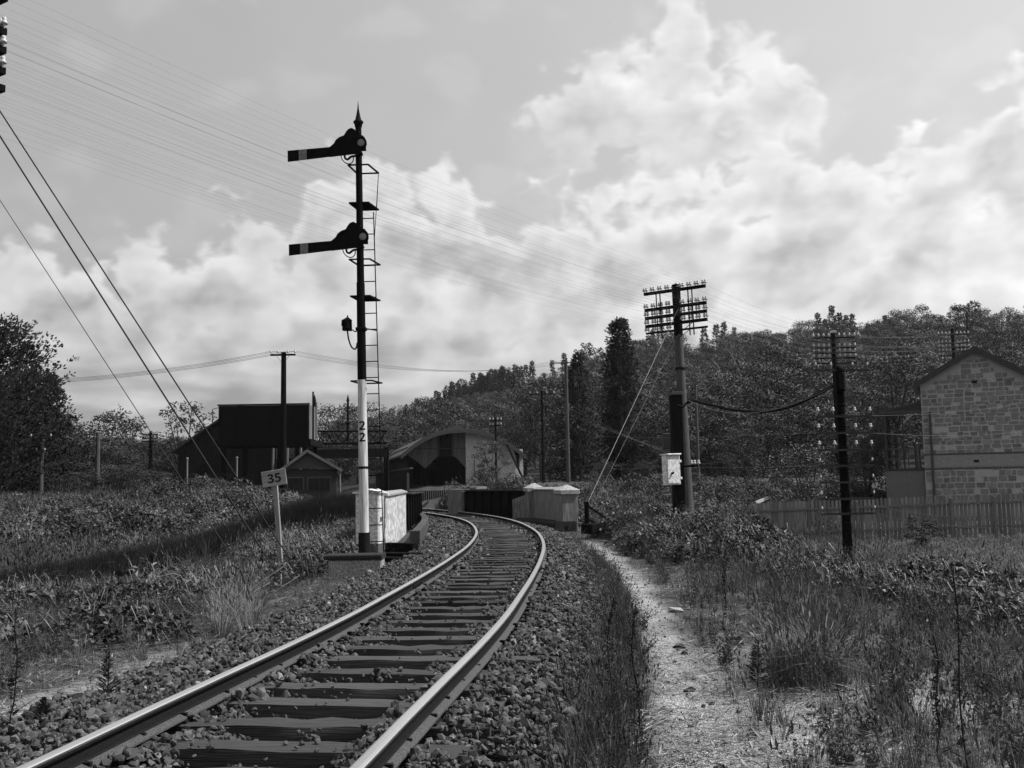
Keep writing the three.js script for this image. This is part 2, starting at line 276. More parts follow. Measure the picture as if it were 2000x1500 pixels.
// ---------- ballast ----------
function stoneGeo(seed, flat = 0.7) { const g0 = new THREE.IcosahedronGeometry(1, 0), p = g0.attributes.position, R = rngOf(seed), m = new Map(); for (let i = 0; i < p.count; i++) { const k = [p.getX(i), p.getY(i), p.getZ(i)].map((v) => v.toFixed(3)).join(); if (!m.has(k)) m.set(k, 0.5 + 0.75 * R()); const f = m.get(k); p.setXYZ(i, p.getX(i) * f * 1.15, p.getY(i) * f * flat, p.getZ(i) * f * 0.95); } g0.computeVertexNormals(); return uvm(g0); }
function scatter(group, name, geo, material, list, tint) {       // list: [x,y,z,scale,(sy),(rot)] ; one instanced mesh
  const im = new THREE.InstancedMesh(geo, material, list.length), m = new THREE.Matrix4(), q = new THREE.Quaternion(), e = new THREE.Euler(), R = rngOf(list.length + 3); im.name = name;
  list.forEach((l, i) => { e.set(l.tx ?? 0, l.ry ?? R() * 6.283, l.tz ?? 0); q.setFromEuler(e); m.compose(V(l.x, l.y, l.z), q, V(l.s * (l.sx ?? 1), l.s * (l.sy ?? 1), l.s * (l.sx ?? 1))); im.setMatrixAt(i, m); const c = l.c ?? 1; im.setColorAt(i, gray(c)); });
  im.instanceMatrix.needsUpdate = true; group.add(im); return im;
}
{
  const R = rngOf(21), b = thing('ballast', 'loose crushed stone ballast under and beside the railway line', 'ballast', null, null, 'stuff'), lists = [[], [], [], [], [], []];
  const peb = (s, lat, size, y, c) => { const p = onTrack(s, lat, 0); lists[Math.floor(R() * 6)].push({ x: p.x, y: y ?? land(p.x, p.z) + size * 0.2, z: p.z, s: size, tx: R() * 6.28, tz: R() * 6.28, c }); };
  for (let i = 0; i < 4200; i++) { const s = 12 + 24 * R() ** 1.5, lat = (R() * 2 - 1) * 1.24; if (n2(s * 1.3, lat * 2.5) + 0.7 * Math.abs(lat) > 0.22 + 0.5 * R() && Math.abs(Math.abs(lat) - 0.835) > 0.1) peb(s, lat, 0.01 + 0.026 * R() * R(), 0.003 + 0.01 * R(), 0.05 + 0.1 * R()); }
  for (let i = 0; i < 5200; i++) { const s = 12 + 24 * R() ** 1.6, lat = R() < 0.72 ? lerp(1.8, 4.6, R() ** 1.3) : -lerp(2.4, 4.2, R()); peb(s, lat, 0.006 + 0.022 * R() ** 4, null, 0.08 + 0.34 * R() * R()); }
  const top = (lat, between) => { const a = Math.abs(lat); let y = -0.04; if (a < 0.62) y = -0.15 + 0.13 * (a / 0.62) ** 2.2; else if (a < 1.3) y = -0.015; if (a > 1.35) y = -0.05 - 0.12 * smoothstep(a, 1.4, 2.3) - 0.07 * smoothstep(a, 2.1, 2.7); return y; };
  const put = (s, lat, size, lift) => { const p = onTrack(s, lat, 0); const heap = 0.05 * n2(p.x * 1.6, p.z * 1.6) + 0.03 * n2(p.x * 4, p.z * 4 + 5); const inside = Math.abs(lat) < 1.3; const y = (inside ? top(lat) + heap * 1.3 : Math.max(top(lat) + heap, land(p.x, p.z) + 0.02)) + lift; const c = 0.04 + 0.085 * R() + 0.13 * R() ** 3 + (R() < 0.02 ? 0.25 : 0); lists[Math.floor(R() * 6)].push({ x: p.x, y, z: p.z, s: size, tx: R() * 6.28, tz: R() * 6.28, c }); };
  for (let s = 8; s < 72;) { const d = s - 8; const size = d < 16 ? 0.028 : d < 30 ? 0.035 : 0.048; const step = size * size * (d < 16 ? 0.36 : 0.55); const w = 0.22 * n2(s * 0.6, 3), lat = lerp(-2.6 + w, 1.92 + w, R());
    if (Math.abs(Math.abs(lat) - 0.835) > 0.085) put(s, lat, size * (0.5 + 0.7 * R() + (R() < 0.08 ? 0.7 : 0)), (R() - 0.75) * 0.045); s += step; }
  lists.forEach((l, i) => scatter(b, 'stone', stoneGeo(40 + i, 0.55 + 0.07 * i), mat(1, { rough: 0.9, map: T.grain, rx: 0.6 }), l));
  console.log('ballast', lists.reduce((a, l) => a + l.length, 0));
}

// ---------- semaphore signal ----------
const px = (d) => d / FOCAL;
{
  const D = 23, b = at(712, 1083, D), s = thing('semaphore_signal', 'tall two-arm semaphore signal with white lower post numbered 22 beside the track', 'signal', b);
  const k = px(D), Y = (v) => at(705, v, D).y - b.y;      // height above the foot
  s.rotation.z = 0.011;
  const w0 = 0.098, w1 = 0.066, hT = Y(246), wAt = (y) => lerp(w0, w1, y / hT);
  const seg = (y0, y1, grow = 0) => { const a = wAt(y0) + grow, c = wAt(y1) + grow; const g = new THREE.CylinderGeometry(c * Math.SQRT2, a * Math.SQRT2, y1 - y0, 4, 1); g.rotateY(Math.PI / 4); return g.translate(0, (y0 + y1) / 2, 0); };
  const yb = Y(1040), yw = Y(742);
  part(s, 'white_post', join([seg(yb, yw)]), M.whitePaint).userData.label = 'white painted lower post';
  part(s, 'post_base', join([seg(-0.25, yb - 0.003, 0.018)]), M.postBase);
  part(s, 'black_post', join([seg(yw + 0.003, Y(552), 0.004), seg(Y(551), hT, -0.004)]), M.timberBlack);
  const prof = [[0.0, -0.02], [0.085, -0.02], [0.085, 0.02], [0.1, 0.05], [0.118, 0.08], [0.118, 0.1], [0.07, 0.15], [0.045, 0.26], [0.02, 0.4], [0.0, Y(195) - hT]].map(([x, y]) => new THREE.Vector2(x, y));
  const fin = part(s, 'finial', uvm(new THREE.LatheGeometry(prof, 14)), M.ironBlack); fin.position.y = hT;
  part(s, 'number_band', join([seg(Y(916), Y(911), 0.004)]), M.postBase);
  const arms = [[0, 0], [3, 182]];
  for (const [du, dv] of arms) {
    const X = (u) => (u + du - 701.5 - (dv ? 2 : 0)) * k, Yv = (v) => Y(v + dv);
    const a = new THREE.Group(); a.name = 'arm'; a.position.set(0, 0, 0.15); s.add(a);
    const top = (u) => lerp(295, 289.5, (u - 562) / 96), bot = (u) => lerp(316.5, 304.5, (u - 562) / 130);
    const quad = (u0, u1, z, dep) => extr([[X(u0), Yv(bot(u0))], [X(u1), Yv(bot(u1))], [X(u1), Yv(top(u1))], [X(u0), Yv(top(u0))]], dep).translate(0, 0, z);
    part(a, 'blade', join([quad(562, 584, 0, 0.02), quad(600, 668, 0, 0.02)]), M.ironBlack);
    part(a, 'stripe', join([quad(584.2, 599.8, 0, 0.02)]), mat(0.28, { rough: 0.7, map: T.grain }));
    const o = [[646, 291], [655, 284], [659, 277], [666, 272], [675, 269], [680, 261], [684, 257], [690, 255], [696, 258], [701, 268], [709, 269], [715, 273], [719, 280], [719.5, 287], [717, 293], [711, 296], [707, 300], [705, 305], [690, 305], [668, 307], [646, 309]];
    const sh = new THREE.Shape(o.map(([u, v]) => new THREE.Vector2(X(u), Yv(v)))), hole = new THREE.Path(); hole.absarc(X(708.5), Yv(283.5), 0.088, 0, Math.PI * 2, true); sh.holes.push(hole);
    part(a, 'spectacle', uvm(new THREE.ExtrudeGeometry(sh, { depth: 0.03, bevelEnabled: true, bevelSize: 0.006, bevelThickness: 0.006, bevelSegments: 1, curveSegments: 16 }).translate(0, 0, 0.005)), M.ironBlack);
    const len = part(a, 'lens', uvm(new THREE.SphereGeometry(0.092, 18, 10).scale(1, 1, 0.28)), mat(0.2, { rough: 0.25 })); len.position.set(X(708.5), Yv(283.5), 0.018);
    part(s, 'lamp_case', join([box(0.17, 0.26, 0.15, X(709), Yv(284), 0.03, 0, 0.02), rod(V(X(709), Yv(272), 0.03), V(X(709), Yv(266), 0.03), 0.04, 0.03)]), M.ironBlack);
    part(s, 'cable_loop', join([tube([V(X(667), Yv(304), 0.1), V(X(669), Yv(312), 0.1), V(X(676), Yv(320), 0.1), V(X(685), Yv(322), 0.1), V(X(691), Yv(317), 0.1), V(X(692), Yv(306), 0.1)], 0.012), tube([V(X(675), Yv(303), 0.13), V(X(676), Yv(312), 0.13), V(X(681), Yv(314), 0.13), V(X(688), Yv(309), 0.13), V(X(697), Yv(307), 0.1)], 0.026)]), M.ironBlack);
    part(s, 'pivot_bracket', join([rod(V(0, Yv(262), -0.1), V(0, Yv(262), 0.19), 0.05, 0.04, 10), box(0.17, 0.05, 0.2, 0, Yv(300), 0, 0, 0.01)]), M.ironBlack);
  }
  // lamp platforms with their hoops behind the post, and the ladder up to them
  const ring = (v, plate) => { const y = Y(v), P = [V(-0.24, y, 0.05), V(0.22, y, 0.05), V(0.37, y, -0.62), V(-0.13, y, -0.62)]; if (plate) { const g = extr(P.map((p) => [p.x, -p.z]), 0.035).rotateX(-Math.PI / 2).translate(0, y, 0); return part(s, 'platform', join([g]), M.timberBlack); } const g = []; for (let i = 0; i < 4; i++) g.push(bar(P[i], P[(i + 1) % 4], 0.035, 0.03)); return part(s, 'guard_hoop', join(g), M.ironBlack); };
  ring(323, false); ring(398, true); ring(507, false); ring(580, true); ring(744, false);
  part(s, 'stay_wire', join([rod(V(-0.13, Y(323), -0.62), V(-0.02, Y(395), -0.3), 0.008), rod(V(0.37, Y(323), -0.62), V(0.32, Y(398), -0.55), 0.008), rod(V(0.37, Y(323), -0.62), V(0.24, Y(465), -0.62), 0.008)]), M.ironBlack);
  const lad = new THREE.Group(); lad.name = 'ladder'; s.add(lad);
  const lx = (y) => lerp(0.36, 0.255, y / Y(410)), yTop = Y(404);
  for (const o of [0, -0.33]) part(lad, 'ladder_rail', join([bar(V(lx(-0.2) + o, -0.2, -0.5), V(lx(yTop) + o, yTop, -0.5), 0.02, 0.045)]), M.ironBlack);
  for (let y = 0.25; y < yTop - 0.1; y += 0.375) part(lad, 'rung', join([rod(V(lx(y), y, -0.5), V(lx(y) - 0.33, y, -0.5), 0.013, 0.013, 6)]), M.ironBlack);
  for (const v of [640, 840]) part(lad, 'ladder_bracket', join([bar(V(lx(Y(v)), Y(v), -0.5), V(0, Y(v), 0), 0.03, 0.02)]), M.ironBlack);
  // the co-acting lamp on its bracket, with its cable
  const l = new THREE.Group(); l.name = 'side_lamp'; s.add(l); l.position.set((677 - 704.5) * k, Y(633), 0);
  const lp = part(l, 'lamp_body', join([new THREE.CylinderGeometry(0.1, 0.115, 0.2, 10), new THREE.ConeGeometry(0.115, 0.08, 10).translate(0, 0.14, 0), rod(V(-0.13, 0.03, 0.02), V(0, 0.03, 0), 0.075, 0.07, 10), cube(0.2, 0.03, 0.16, 0, -0.125, 0), rod(V(0, 0.16, 0), V(0, 0.21, 0), 0.015)]), M.ironBlack); lp.rotation.z = -0.05;
  part(l, 'lamp_bracket', join([tube([V(-0.05, -0.14, 0), V(0.12, -0.13, 0), V(0.17, -0.17, 0), V(0.22, -0.15, 0), V(0.27, -0.15, 0)], 0.014), cube(0.02, 0.1, 0.08, 0.24, -0.12, 0)]), M.ironBlack);
  part(l, 'lamp_cable', join([tube([V(0, -0.14, 0), V(0.03, -0.35, 0), V(0.1, -0.53, 0), V(0.17, -0.57, 0), V(0.21, -0.5, 0), V(0.22, -0.43, 0), V(0.27, -0.42, 0)], 0.019)]), M.ironBlack);
  part(s, 'clamp', join([box(0.23, 0.07, 0.23, 0, Y(643), 0, 0, 0.01)]), M.ironBlack);
  const font = await new FontLoader().loadAsync('fonts/droid/droid_sans_bold.typeface.json');
  const digits = (txt, size) => { const g = new TextGeometry(txt, { font, size, depth: 0.005, curveSegments: 6 }); g.computeBoundingBox(); const q = g.boundingBox; g.translate(-(q.min.x + q.max.x) / 2, -(q.min.y + q.max.y) / 2, 0); return g; };
  const ink = mat(0.015, { rough: 0.9 });
  for (const v of [831.5, 854]) { const m = part(s, 'numeral', uvm(digits('2', 0.2)), ink); m.position.set(0, Y(v), wAt(Y(v)) + 0.001); }

  // the 35 board
  const D2 = 22, p = at(549, 1113, D2), n = thing('number_post', 'leaning pale timber post carrying a white board numbered 35', 'sign', p);
  const q = at(535, 934, D2).sub(p); n.rotation.z = -Math.atan2(q.x + 0.02, q.y);
  const h = q.length();
  part(n, 'post', join([box(0.1, h + 0.4, 0.09, 0, (h - 0.4) / 2, 0, 0, 0.008)]), mat(0.42, { map: T.streak, rx: 1.5, ry: 0.4 }));
  const bd = new THREE.Group(); bd.name = 'board'; bd.position.set(0.0, h, 0.068); bd.rotation.z = 0.075; n.add(bd);
  for (let i = 0; i < 3; i++) part(bd, 'plank', join([box(0.52, 0.11, 0.025, 0, (i - 1) * 0.113, 0, 0, 0.005)]), mat(0.5 - 0.04 * i, { map: T.plank, rx: 0.7, ry: 1.5 }));
  for (const [t, x] of [['3', -0.07], ['5', 0.085]]) { const m = part(bd, 'numeral', uvm(digits(t, 0.19)), ink); m.position.set(x, 0, 0.0135); }
}
// ---------- the things at the signal's foot ----------
{
  const b = at(697, 1116, 21.6), t = thing('concrete_plinth', 'low concrete block with a dark capping in front of the signal foot', 'plinth', V(b.x, 0, b.z));
  part(t, 'block', join([box(1.1, 0.72, 0.5, 0, -0.36, 0, 0, 0.03)]), M.concreteCap); part(t, 'capping', join([box(1.2, 0.1, 0.62, -0.03, 0.052, 0, 0, 0.02)]), mat(0.05, { map: T.rough }));
  const c = at(722, 1068, 25), cab = thing('relay_cabinet', 'white relay cabinet with a dark plinth behind the signal post', 'cabinet', V(c.x, -0.3, c.z)), rot = 0.14; cab.rotation.y = -rot;
  part(cab, 'body', join([box(0.56, 1.2, 0.46, 0, 1.02, 0, 0, 0.012)]), M.whiteBox); part(cab, 'plinth', join([box(0.56, 0.46, 0.46, 0, 0.18, 0, 0, 0.01)]), mat(0.14, { map: T.rough }));
  part(cab, 'roof', join([extr([[-0.34, 0], [0.34, 0], [0.34, 0.04], [0, 0.11], [-0.34, 0.04]], 0.56).translate(0, 1.623, -0.28)]), M.whiteBox);
  const dr = part(cab, 'door', join([box(0.02, 1.08, 0.38, 0.289, 1.02, 0, 0, 0.004)]), M.whiteBox); part(dr, 'handle', join([box(0.03, 0.12, 0.03, 0.315, 1.0, 0.1, 0, 0.006)]), M.ironBlack);
  // left parapet: whitewashed wall with a sloped coping, then a dark girder
  const a = V(at(749, 1000, 28.5).x, 0, -28.5), e = V(at(790, 990, 40).x, 0, -40), dir = e.clone().sub(a), L = dir.length(), ang = Math.atan2(dir.x, dir.z);
  const w = thing('bridge_parapet', 'stained whitewashed bridge parapet wall left of the track', 'parapet', a); w.rotation.y = ang;
  part(w, 'wall', join([box(0.36, 2.2, L, 0.12, 0.1, L / 2, 0, 0.02)]), M.whitewash);
  part(w, 'coping', join([extr([[-0.24, 0], [0.24, 0], [0.24, 0.05], [0, 0.13], [-0.24, 0.05]], L + 0.1).translate(0.12, 1.203, -0.05)]), M.concreteCap);
  part(w, 'end_pier', join([box(0.5, 2.2, 0.5, 0.14, 0.12, -0.28, 0, 0.03), extr([[-0.3, 0], [0.3, 0], [0.3, 0.06], [0, 0.2], [-0.3, 0.06]], 0.6).translate(0.14, 1.223, -0.58)]), M.whitewash);
  const g0 = e.clone().add(V(0.05, 0, -0.3)), gd = thing('bridge_girder', 'dark riveted girder beyond the whitewashed parapet', 'girder', g0); gd.rotation.y = Math.PI + 0.02;
  part(gd, 'web', join([box(0.16, 1.35, 7, 0, 0.45, 3.5)]), M.ironBlack); part(gd, 'flange', join([box(0.42, 0.05, 7.05, 0, 1.15, 3.5)]), mat(0.05, { map: T.rough })); for (let i = 0; i < 6; i++) part(gd, 'stiffener', join([cube(0.3, 1.3, 0.05, 0, 0.45, 0.3 + i * 1.25)]), M.ironBlack);
  // kerb timber along the ballast, and the point-rodding timbers
  const kb = thing('kerb_timber', 'long bent timber kerb holding the ballast on the left side', 'kerb beam'), pts = [[29.5, 813, 1060], [33, 822, 1044], [37, 829, 1028], [41, 830, 1016], [46, 824, 1005], [52, 812, 998]].map(([d, u, v]) => V(at(u, v, d).x, 0, -d));
  const cv = new THREE.CatmullRomCurve3(pts); for (let i = 0; i < 7; i++) { const p = cv.getPointAt(i / 7), q = cv.getPointAt((i + 1) / 7), d2 = q.clone().sub(p); const m = part(kb, 'beam', join([box(0.24, 0.55, d2.length() + 0.02, 0, -0.06 + 0.004 * (i % 2), 0, 0, 0.02)]), mat(0.085 + 0.01 * (i % 3), { map: T.rough })); m.position.copy(p.add(q).multiplyScalar(0.5)); m.rotation.y = Math.atan2(d2.x, d2.z); }
  part(kb, 'end_post', join([box(0.3, 0.66, 0.26, 0, -0.1, 0, 0, 0.02)]), mat(0.1, { map: T.rough })).position.copy(pts[0]).add(V(0, 0, 0.2));
  for (const [u0, v0, u1, v1, d, hgt, lab] of [[757, 1073, 812, 1070, 27, 0.3, 'short black timber baulk lying across beside the kerb'], [700, 1088, 838, 1080, 25.4, 0.16, 'long thin black timber lying beside the signal foot'], [745, 1094, 812, 1090, 24.2, 0.13, 'lowest black timber beside the concrete block']]) {
    const p = at(u0, v0, d), q = at(u1, v1, d - 0.4); p.y = q.y = -0.3 + hgt / 2 + 0.02; const dd = q.clone().sub(p); const m = solo('timber_baulk', join([box(dd.length(), hgt, 0.26, 0, 0, 0, 0, 0.02)]), M.timberBlack, lab, 'timber', 'timbers by the signal', null, p.clone().add(q).multiplyScalar(0.5)); m.rotation.y = Math.atan2(-dd.z, dd.x);
  }
  // right parapet: from far to near pier, girder, wall, pier
  const run = (u0, d0, u1, d1) => { const p = V(at(u0, 990, d0).x, 0, -d0), q = V(at(u1, 990, d1).x, 0, -d1); return [p, q, q.clone().sub(p)]; };
  const seat = (o, p, dd) => { o.position.copy(p); o.rotation.y = Math.atan2(-dd.z, dd.x); };
  const right = thing('concrete_parapet', 'board-marked concrete bridge parapet with two capped piers right of the track', 'parapet');
  { const [p, , dd] = run(1046, 43, 1104, 39.2), Lw = dd.length(); seat(right, p, dd);
    part(right, 'wall', join([box(Lw, 1.9, 0.34, Lw / 2, 0.25, 0, 0, 0.02)]), M.concrete);
    part(right, 'coping', join([extr([[-0.22, 0], [0.22, 0], [0.22, 0.04], [0, 0.12], [-0.22, 0.04]], Lw).rotateY(Math.PI / 2).translate(0, 1.203, 0)]), M.concreteCap);
    const pier = (x, w, h, name) => { const o = part(right, name, join([box(w, h + 0.7, 0.62, x, h / 2 - 0.35, 0.06, 0, 0.025)]), M.concrete); part(o, 'pier_cap', join([new THREE.CylinderGeometry(0.05, w * 0.82, 0.2, 4).rotateY(Math.PI / 4).scale(1, 1, 0.7 / w).translate(x, h + 0.102, 0.06), box(w + 0.14, 0.14, 0.76, x, h - 0.072, 0.06, 0, 0.02)]), M.concreteCap); };
    pier(0.0, 0.46, 1.28, 'pier'); pier(Lw + 0.36, 0.76, 1.2, 'pier');
    part(right, 'footing', join([box(Lw + 1.3, 0.5, 0.95, Lw / 2 + 0.25, -0.2, 0.3, 0, 0.07)]), mat(0.05, { map: T.rough, rx: 1, bump: T.bumpf, bs: 0.05 }));
    part(right, 'wing', join([extr([[0, 0], [-0.9, 0], [-0.9, 1.0], [-0.1, 1.25], [0, 1.25]], 0.2).rotateY(0.75).translate(-0.15, -0.2, 0.05)]), M.concrete);
  }
  { const [p, q, dd] = run(912, 50, 1027, 43.6), Lg = dd.length(), g = thing('bridge_girder', 'long black riveted girder between the concrete piers right of the track', 'girder'); seat(g, p, dd);
    part(g, 'web', join([box(Lg, 1.35, 0.12, Lg / 2, 0.48, 0)]), M.ironBlack); part(g, 'flange', join([box(Lg, 0.05, 0.4, Lg / 2, 1.18, 0)]), mat(0.04, { map: T.rough })); for (let i = 0; i < 7; i++) part(g, 'stiffener', join([cube(0.06, 1.3, 0.2, 0.3 + i * (Lg - 0.6) / 6, 0.48, 0.14)]), M.ironBlack); }
  { const [p, , dd] = run(886, 51.6, 912, 50.1), Lw = dd.length(), t2 = thing('concrete_end_wall', 'small concrete end wall with a pale cap left of the black girder', 'parapet'); seat(t2, p, dd); part(t2, 'wall', join([box(Lw + 0.1, 1.9, 0.5, Lw / 2, 0.28, 0.05, 0, 0.02)]), M.concrete); part(t2, 'pier_cap', join([box(0.75, 0.12, 0.6, Lw + 0.25, 1.3, -0.5, 0, 0.03)]), M.concreteCap); part(t2, 'rear_pier', join([box(0.65, 1.6, 0.5, Lw + 0.25, 0.435, -0.5, 0, 0.02)]), M.concrete); }
  { const p = at(1146, 1016, 38.2), r = thing('timber_rail_fence', 'weathered post with two sloping rails beside the concrete pier', 'fence', V(p.x, -0.3, p.z)); part(r, 'post', join([box(0.16, 1.15, 0.16, 0, 0.5, 0, 0, 0.015)]), M.timberBlack); part(r, 'rail', join([bar(V(0, 0.95, 0), V(0.85, 0.35, -0.3), 0.1, 0.07)]), M.timberBlack); part(r, 'rail', join([bar(V(0, 0.45, 0), V(0.6, 0.1, -0.2), 0.1, 0.07)]), M.timberBlack); }
  { const p = at(1142, 1034, 33), q = at(1256, 1019, 37); const dd = q.clone().sub(p), m = solo('timber_baulk', join([box(dd.length(), 0.3, 0.28, 0, 0, 0, 0, 0.02)]), M.timberBlack, 'long black timber baulk lying in the grass right of the track', 'timber', null, null, p.clone().add(q).multiplyScalar(0.5)); m.rotation.y = Math.atan2(-dd.z, dd.x); m.rotation.z = Math.atan2(dd.y, Math.hypot(dd.x, dd.z)) * 0.8; }
}

// ---------- poles and wires ----------
const insGeo = uvm(new THREE.LatheGeometry([[0, 0.15], [0.03, 0.145], [0.042, 0.11], [0.03, 0.085], [0.055, 0.06], [0.06, 0.025], [0.03, 0.02], [0.012, 0], [0.012, -0.05]].map(([x, y]) => new THREE.Vector2(x, y)), 8));
const pinGeo = join([rod(V(0, -0.12, 0), V(0, 0.02, 0), 0.012, 0.012, 5)]);
function pole(o) {       // o: base, h, r0, r1, name, label, arms [{y, len, n, half, pair, china}], yaw, mat
  const p = thing(o.name ?? 'utility_pole', o.label, o.category ?? 'pole', o.base, o.group); if (o.lean) p.rotation.z = o.lean;
  const bury = 0.6; part(p, 'shaft', o.square ? join([box(o.r0 * 2, o.h + bury, o.r0 * 2, 0, (o.h - bury) / 2, 0, o.yaw ?? 0, 0.01)]) : join([rod(V(0, -bury, 0), V(0, o.h, 0), o.r0, o.r1, 12)]), o.mat ?? M.timberBlack);
  const dir = V(Math.cos(o.yaw ?? 0), 0, -Math.sin(o.yaw ?? 0)), side = V(-dir.z, 0, dir.x), pins = [];
  for (const a of o.arms ?? []) {
    const y = a.y, off = side.clone().multiplyScalar(o.r1 + 0.05), m = part(p, 'crossarm', join([bar(dir.clone().multiplyScalar(-a.len / 2).add(off).setY(y), dir.clone().multiplyScalar(a.len / 2).add(off).setY(y), a.t ?? 0.1, a.t ?? 0.1)]), o.armMat ?? o.mat ?? M.timberBlack);
    const row = []; for (let i = 0; i < a.n; i++) { let t = (i + 0.5) / a.n; t = t < 0.5 ? lerp(0.02, 0.44, t * 2 * a.n / (a.n - 1) - 0.5 / (a.n - 1) * 2 + 0.0) : 1 - lerp(0.02, 0.44, (1 - t) * 2 * a.n / (a.n - 1) - 1 / (a.n - 1)); if (a.only && i >= a.only) continue;
      for (const z of a.pair ? [-0.06, 0.06] : [0]) { const q = part(m, 'insulator', insGeo, a.china ?? M.china); q.position.copy(dir).multiplyScalar((t - 0.5) * a.len + z).add(off).setY(y + 0.1); q.scale.setScalar(a.is ?? 1); }
      row.push(p.position.clone().add(dir.clone().multiplyScalar((t - 0.5) * a.len)).add(off).setY(p.position.y + y + 0.2)); }
    if (row.length) pins.push(row);
    if (a.brace) for (const e of [-1, 1]) part(p, 'brace', join([bar(V(0, y - a.brace, 0).add(off), dir.clone().multiplyScalar(e * a.len * 0.28).add(off).setY(y), 0.03, 0.012)]), M.ironBlack);
  }
  return { p, pins, dir, side };
}
function wire(a, b, sag, r, m, name, label, cat, group) { const pts = []; for (let i = 0; i <= 8; i++) { const t = i / 8, p = a.clone().lerp(b, t); p.y -= sag * 4 * t * (1 - t); pts.push(p); } return solo(name, tube(pts, r, 14, 5), m, label, cat, group); }
const yawLine = Math.atan2(-1.5, 2.4);
{
  // the line of many-wired telegraph poles: one at the left edge, one ahead, two beyond to the right
  const dA = 19.3, bA = V(-10.5, -0.35, -dA), yA = (v) => at(5, v, 18.6).y - bA.y;
  const A = pole({ name: 'telegraph_pole', label: 'telegraph pole at the left edge whose crossarm ends reach into the sky', base: bA, h: yA(-30), r0: 0.17, r1: 0.13, yaw: yawLine, group: 'many-wired telegraph poles', arms: [5, 70, 106, 146, 180].map((v, i) => ({ y: yA(v), len: 2.9, n: 8, pair: true, only: i === 4 ? 4 : 0, t: 0.13, is: 1.1, china: M.china })) });
  const dB = 44, bB = V(at(1344, 985, dB).x, 0, -dB); bB.y = land(bB.x, bB.z); const yB = (v) => at(1322, v, dB).y - bB.y;
  const B = pole({ name: 'telegraph_pole', label: 'tall grey telegraph pole with five crossarms of dark insulators behind the white box', base: bB, h: yB(559), r0: 0.27, r1: 0.16, lean: 0.02, yaw: yawLine, mat: M.timberGrey, armMat: M.timberBlack, group: 'many-wired telegraph poles', arms: [568, 600, 616, 632, 646].map((v, i) => ({ y: yB(v), len: 2.85, n: 8, pair: true, only: i === 4 ? 4 : 0, t: i === 4 ? 0.08 : 0.13, is: 1.25 })) });
  part(B.p, 'pole_cap', join([new THREE.ConeGeometry(0.26, 0.22, 4).rotateY(yawLine + 0.78).translate(0, yB(559) + 0.05, 0)]), M.timberGrey);
  part(B.p, 'upper_shaft', join([rod(V(0, yB(655), 0), V(0, yB(556), 0), 0.195, 0.185, 12)]), M.timberBlack);
  for (const t of [-0.74, 0.74]) for (const z of [-0.09, 0.09]) part(B.p, 'hanger_strap', join([bar(B.dir.clone().multiplyScalar(t + z).add(B.side.clone().multiplyScalar(0.28)).setY(yB(566)), B.dir.clone().multiplyScalar(t + z).add(B.side.clone().multiplyScalar(0.28)).setY(yB(659)), 0.05, 0.02)]), M.timberBlack);
  for (const e of [-1, 1]) for (const z of [0, 0.25]) part(B.p, 'brace', join([bar(V(0, yB(657 + z * 30), 0).add(B.side.clone().multiplyScalar(0.25)), B.dir.clone().multiplyScalar(e * 0.8).add(B.side.clone().multiplyScalar(0.25)).setY(yB(634 + z * 40)), 0.04, 0.015)]), M.ironBlack);
  part(B.p, 'base_band', join([new THREE.CylinderGeometry(0.225, 0.228, 0.09, 12).translate(0, yB(720), 0)]), M.ironBlack);
  const mk = (u, v, d, label, vs) => { const b = V(at(u, 900, d).x, 0, -d); b.y = land(b.x, b.z); const y = (q) => at(u, q, d).y - b.y; return pole({ name: 'telegraph_pole', label, base: b, h: y(v), r0: 0.2, r1: 0.13, yaw: 0.1 + yawLine * 0.35, group: 'many-wired telegraph poles', armMat: mat(0.03, { map: T.grain }), arms: vs.map((q, i) => ({ y: y(q), len: 2.55, n: 8, only: i === 4 ? 2 : 0, t: 0.08, is: 1.25, china: M.china })) }); };
  const C = mk(1639, 650, 62, 'telegraph pole with rows of white insulators behind the foreground pole', [660, 680, 690, 700, 710]), E = mk(1875, 642, 87, 'far telegraph pole with rows of white insulators above the stone house', [654, 671, 679, 687, 695]);
  part(C.p, 'pole_cap', join([box(0.32, 0.12, 0.3, 0, at(1639, 650, 62).y - C.p.position.y + 0.06, 0)]), M.china);
  const span = (P, Q, sag, r, m, label, grp, skip) => P.pins.forEach((row, i) => row.forEach((a, j) => { const b = Q.pins[i]?.[j]; if (b && !(skip && (i + j) % skip)) wire(a, b, sag + 0.02 * ((i * 7 + j * 3) % 5), r, m, 'telegraph_wire', label + `, ${['topmost', 'second', 'third', 'fourth', 'lowest'][i]} crossarm, ${nth(j)} wire from left`, 'wire', grp); }));
  span(A, B, 0.35, 0.0016, M.wireSky, 'telegraph wire crossing the sky to the five-armed pole', 'telegraph wires across the sky');
  span(B, C, 0.25, 0.0028, M.wirePale, 'wire from the five-armed pole before the hill', 'telegraph wires in front of the hill', 2);
  span(C, E, 0.3, 0.0035, M.wirePale, 'wire between the two far poles', 'far telegraph wires in front of the hill', 2);
  // stays of the left pole
  const st = (v0, u1, v1, d1, r, label, split) => { const a = at(-110, v0 - 110 * 1.572, dA), b = at(u1, v1, d1); solo('stay_wire', join([rod(a, b, r, r, 6), ...(split ? [rod(b, b.clone().add(V(0.25, -0.55, 0.1)), 0.022, 0.016, 6), rod(b.clone().add(V(-0.12, 0.06, 0)), b.clone().add(V(0.05, -0.05, 0)), 0.015, 0.015, 5)] : [])]), M.wire, label, 'stay wire', 'stay wires'); };
  st(265, 527, 1098, 20.8, 0.017, 'lower of the two thick black stay wires slanting down from the left edge');
  st(220, 566, 1092, 21.5, 0.014, 'upper of the two thick black stay wires slanting down from the left edge');
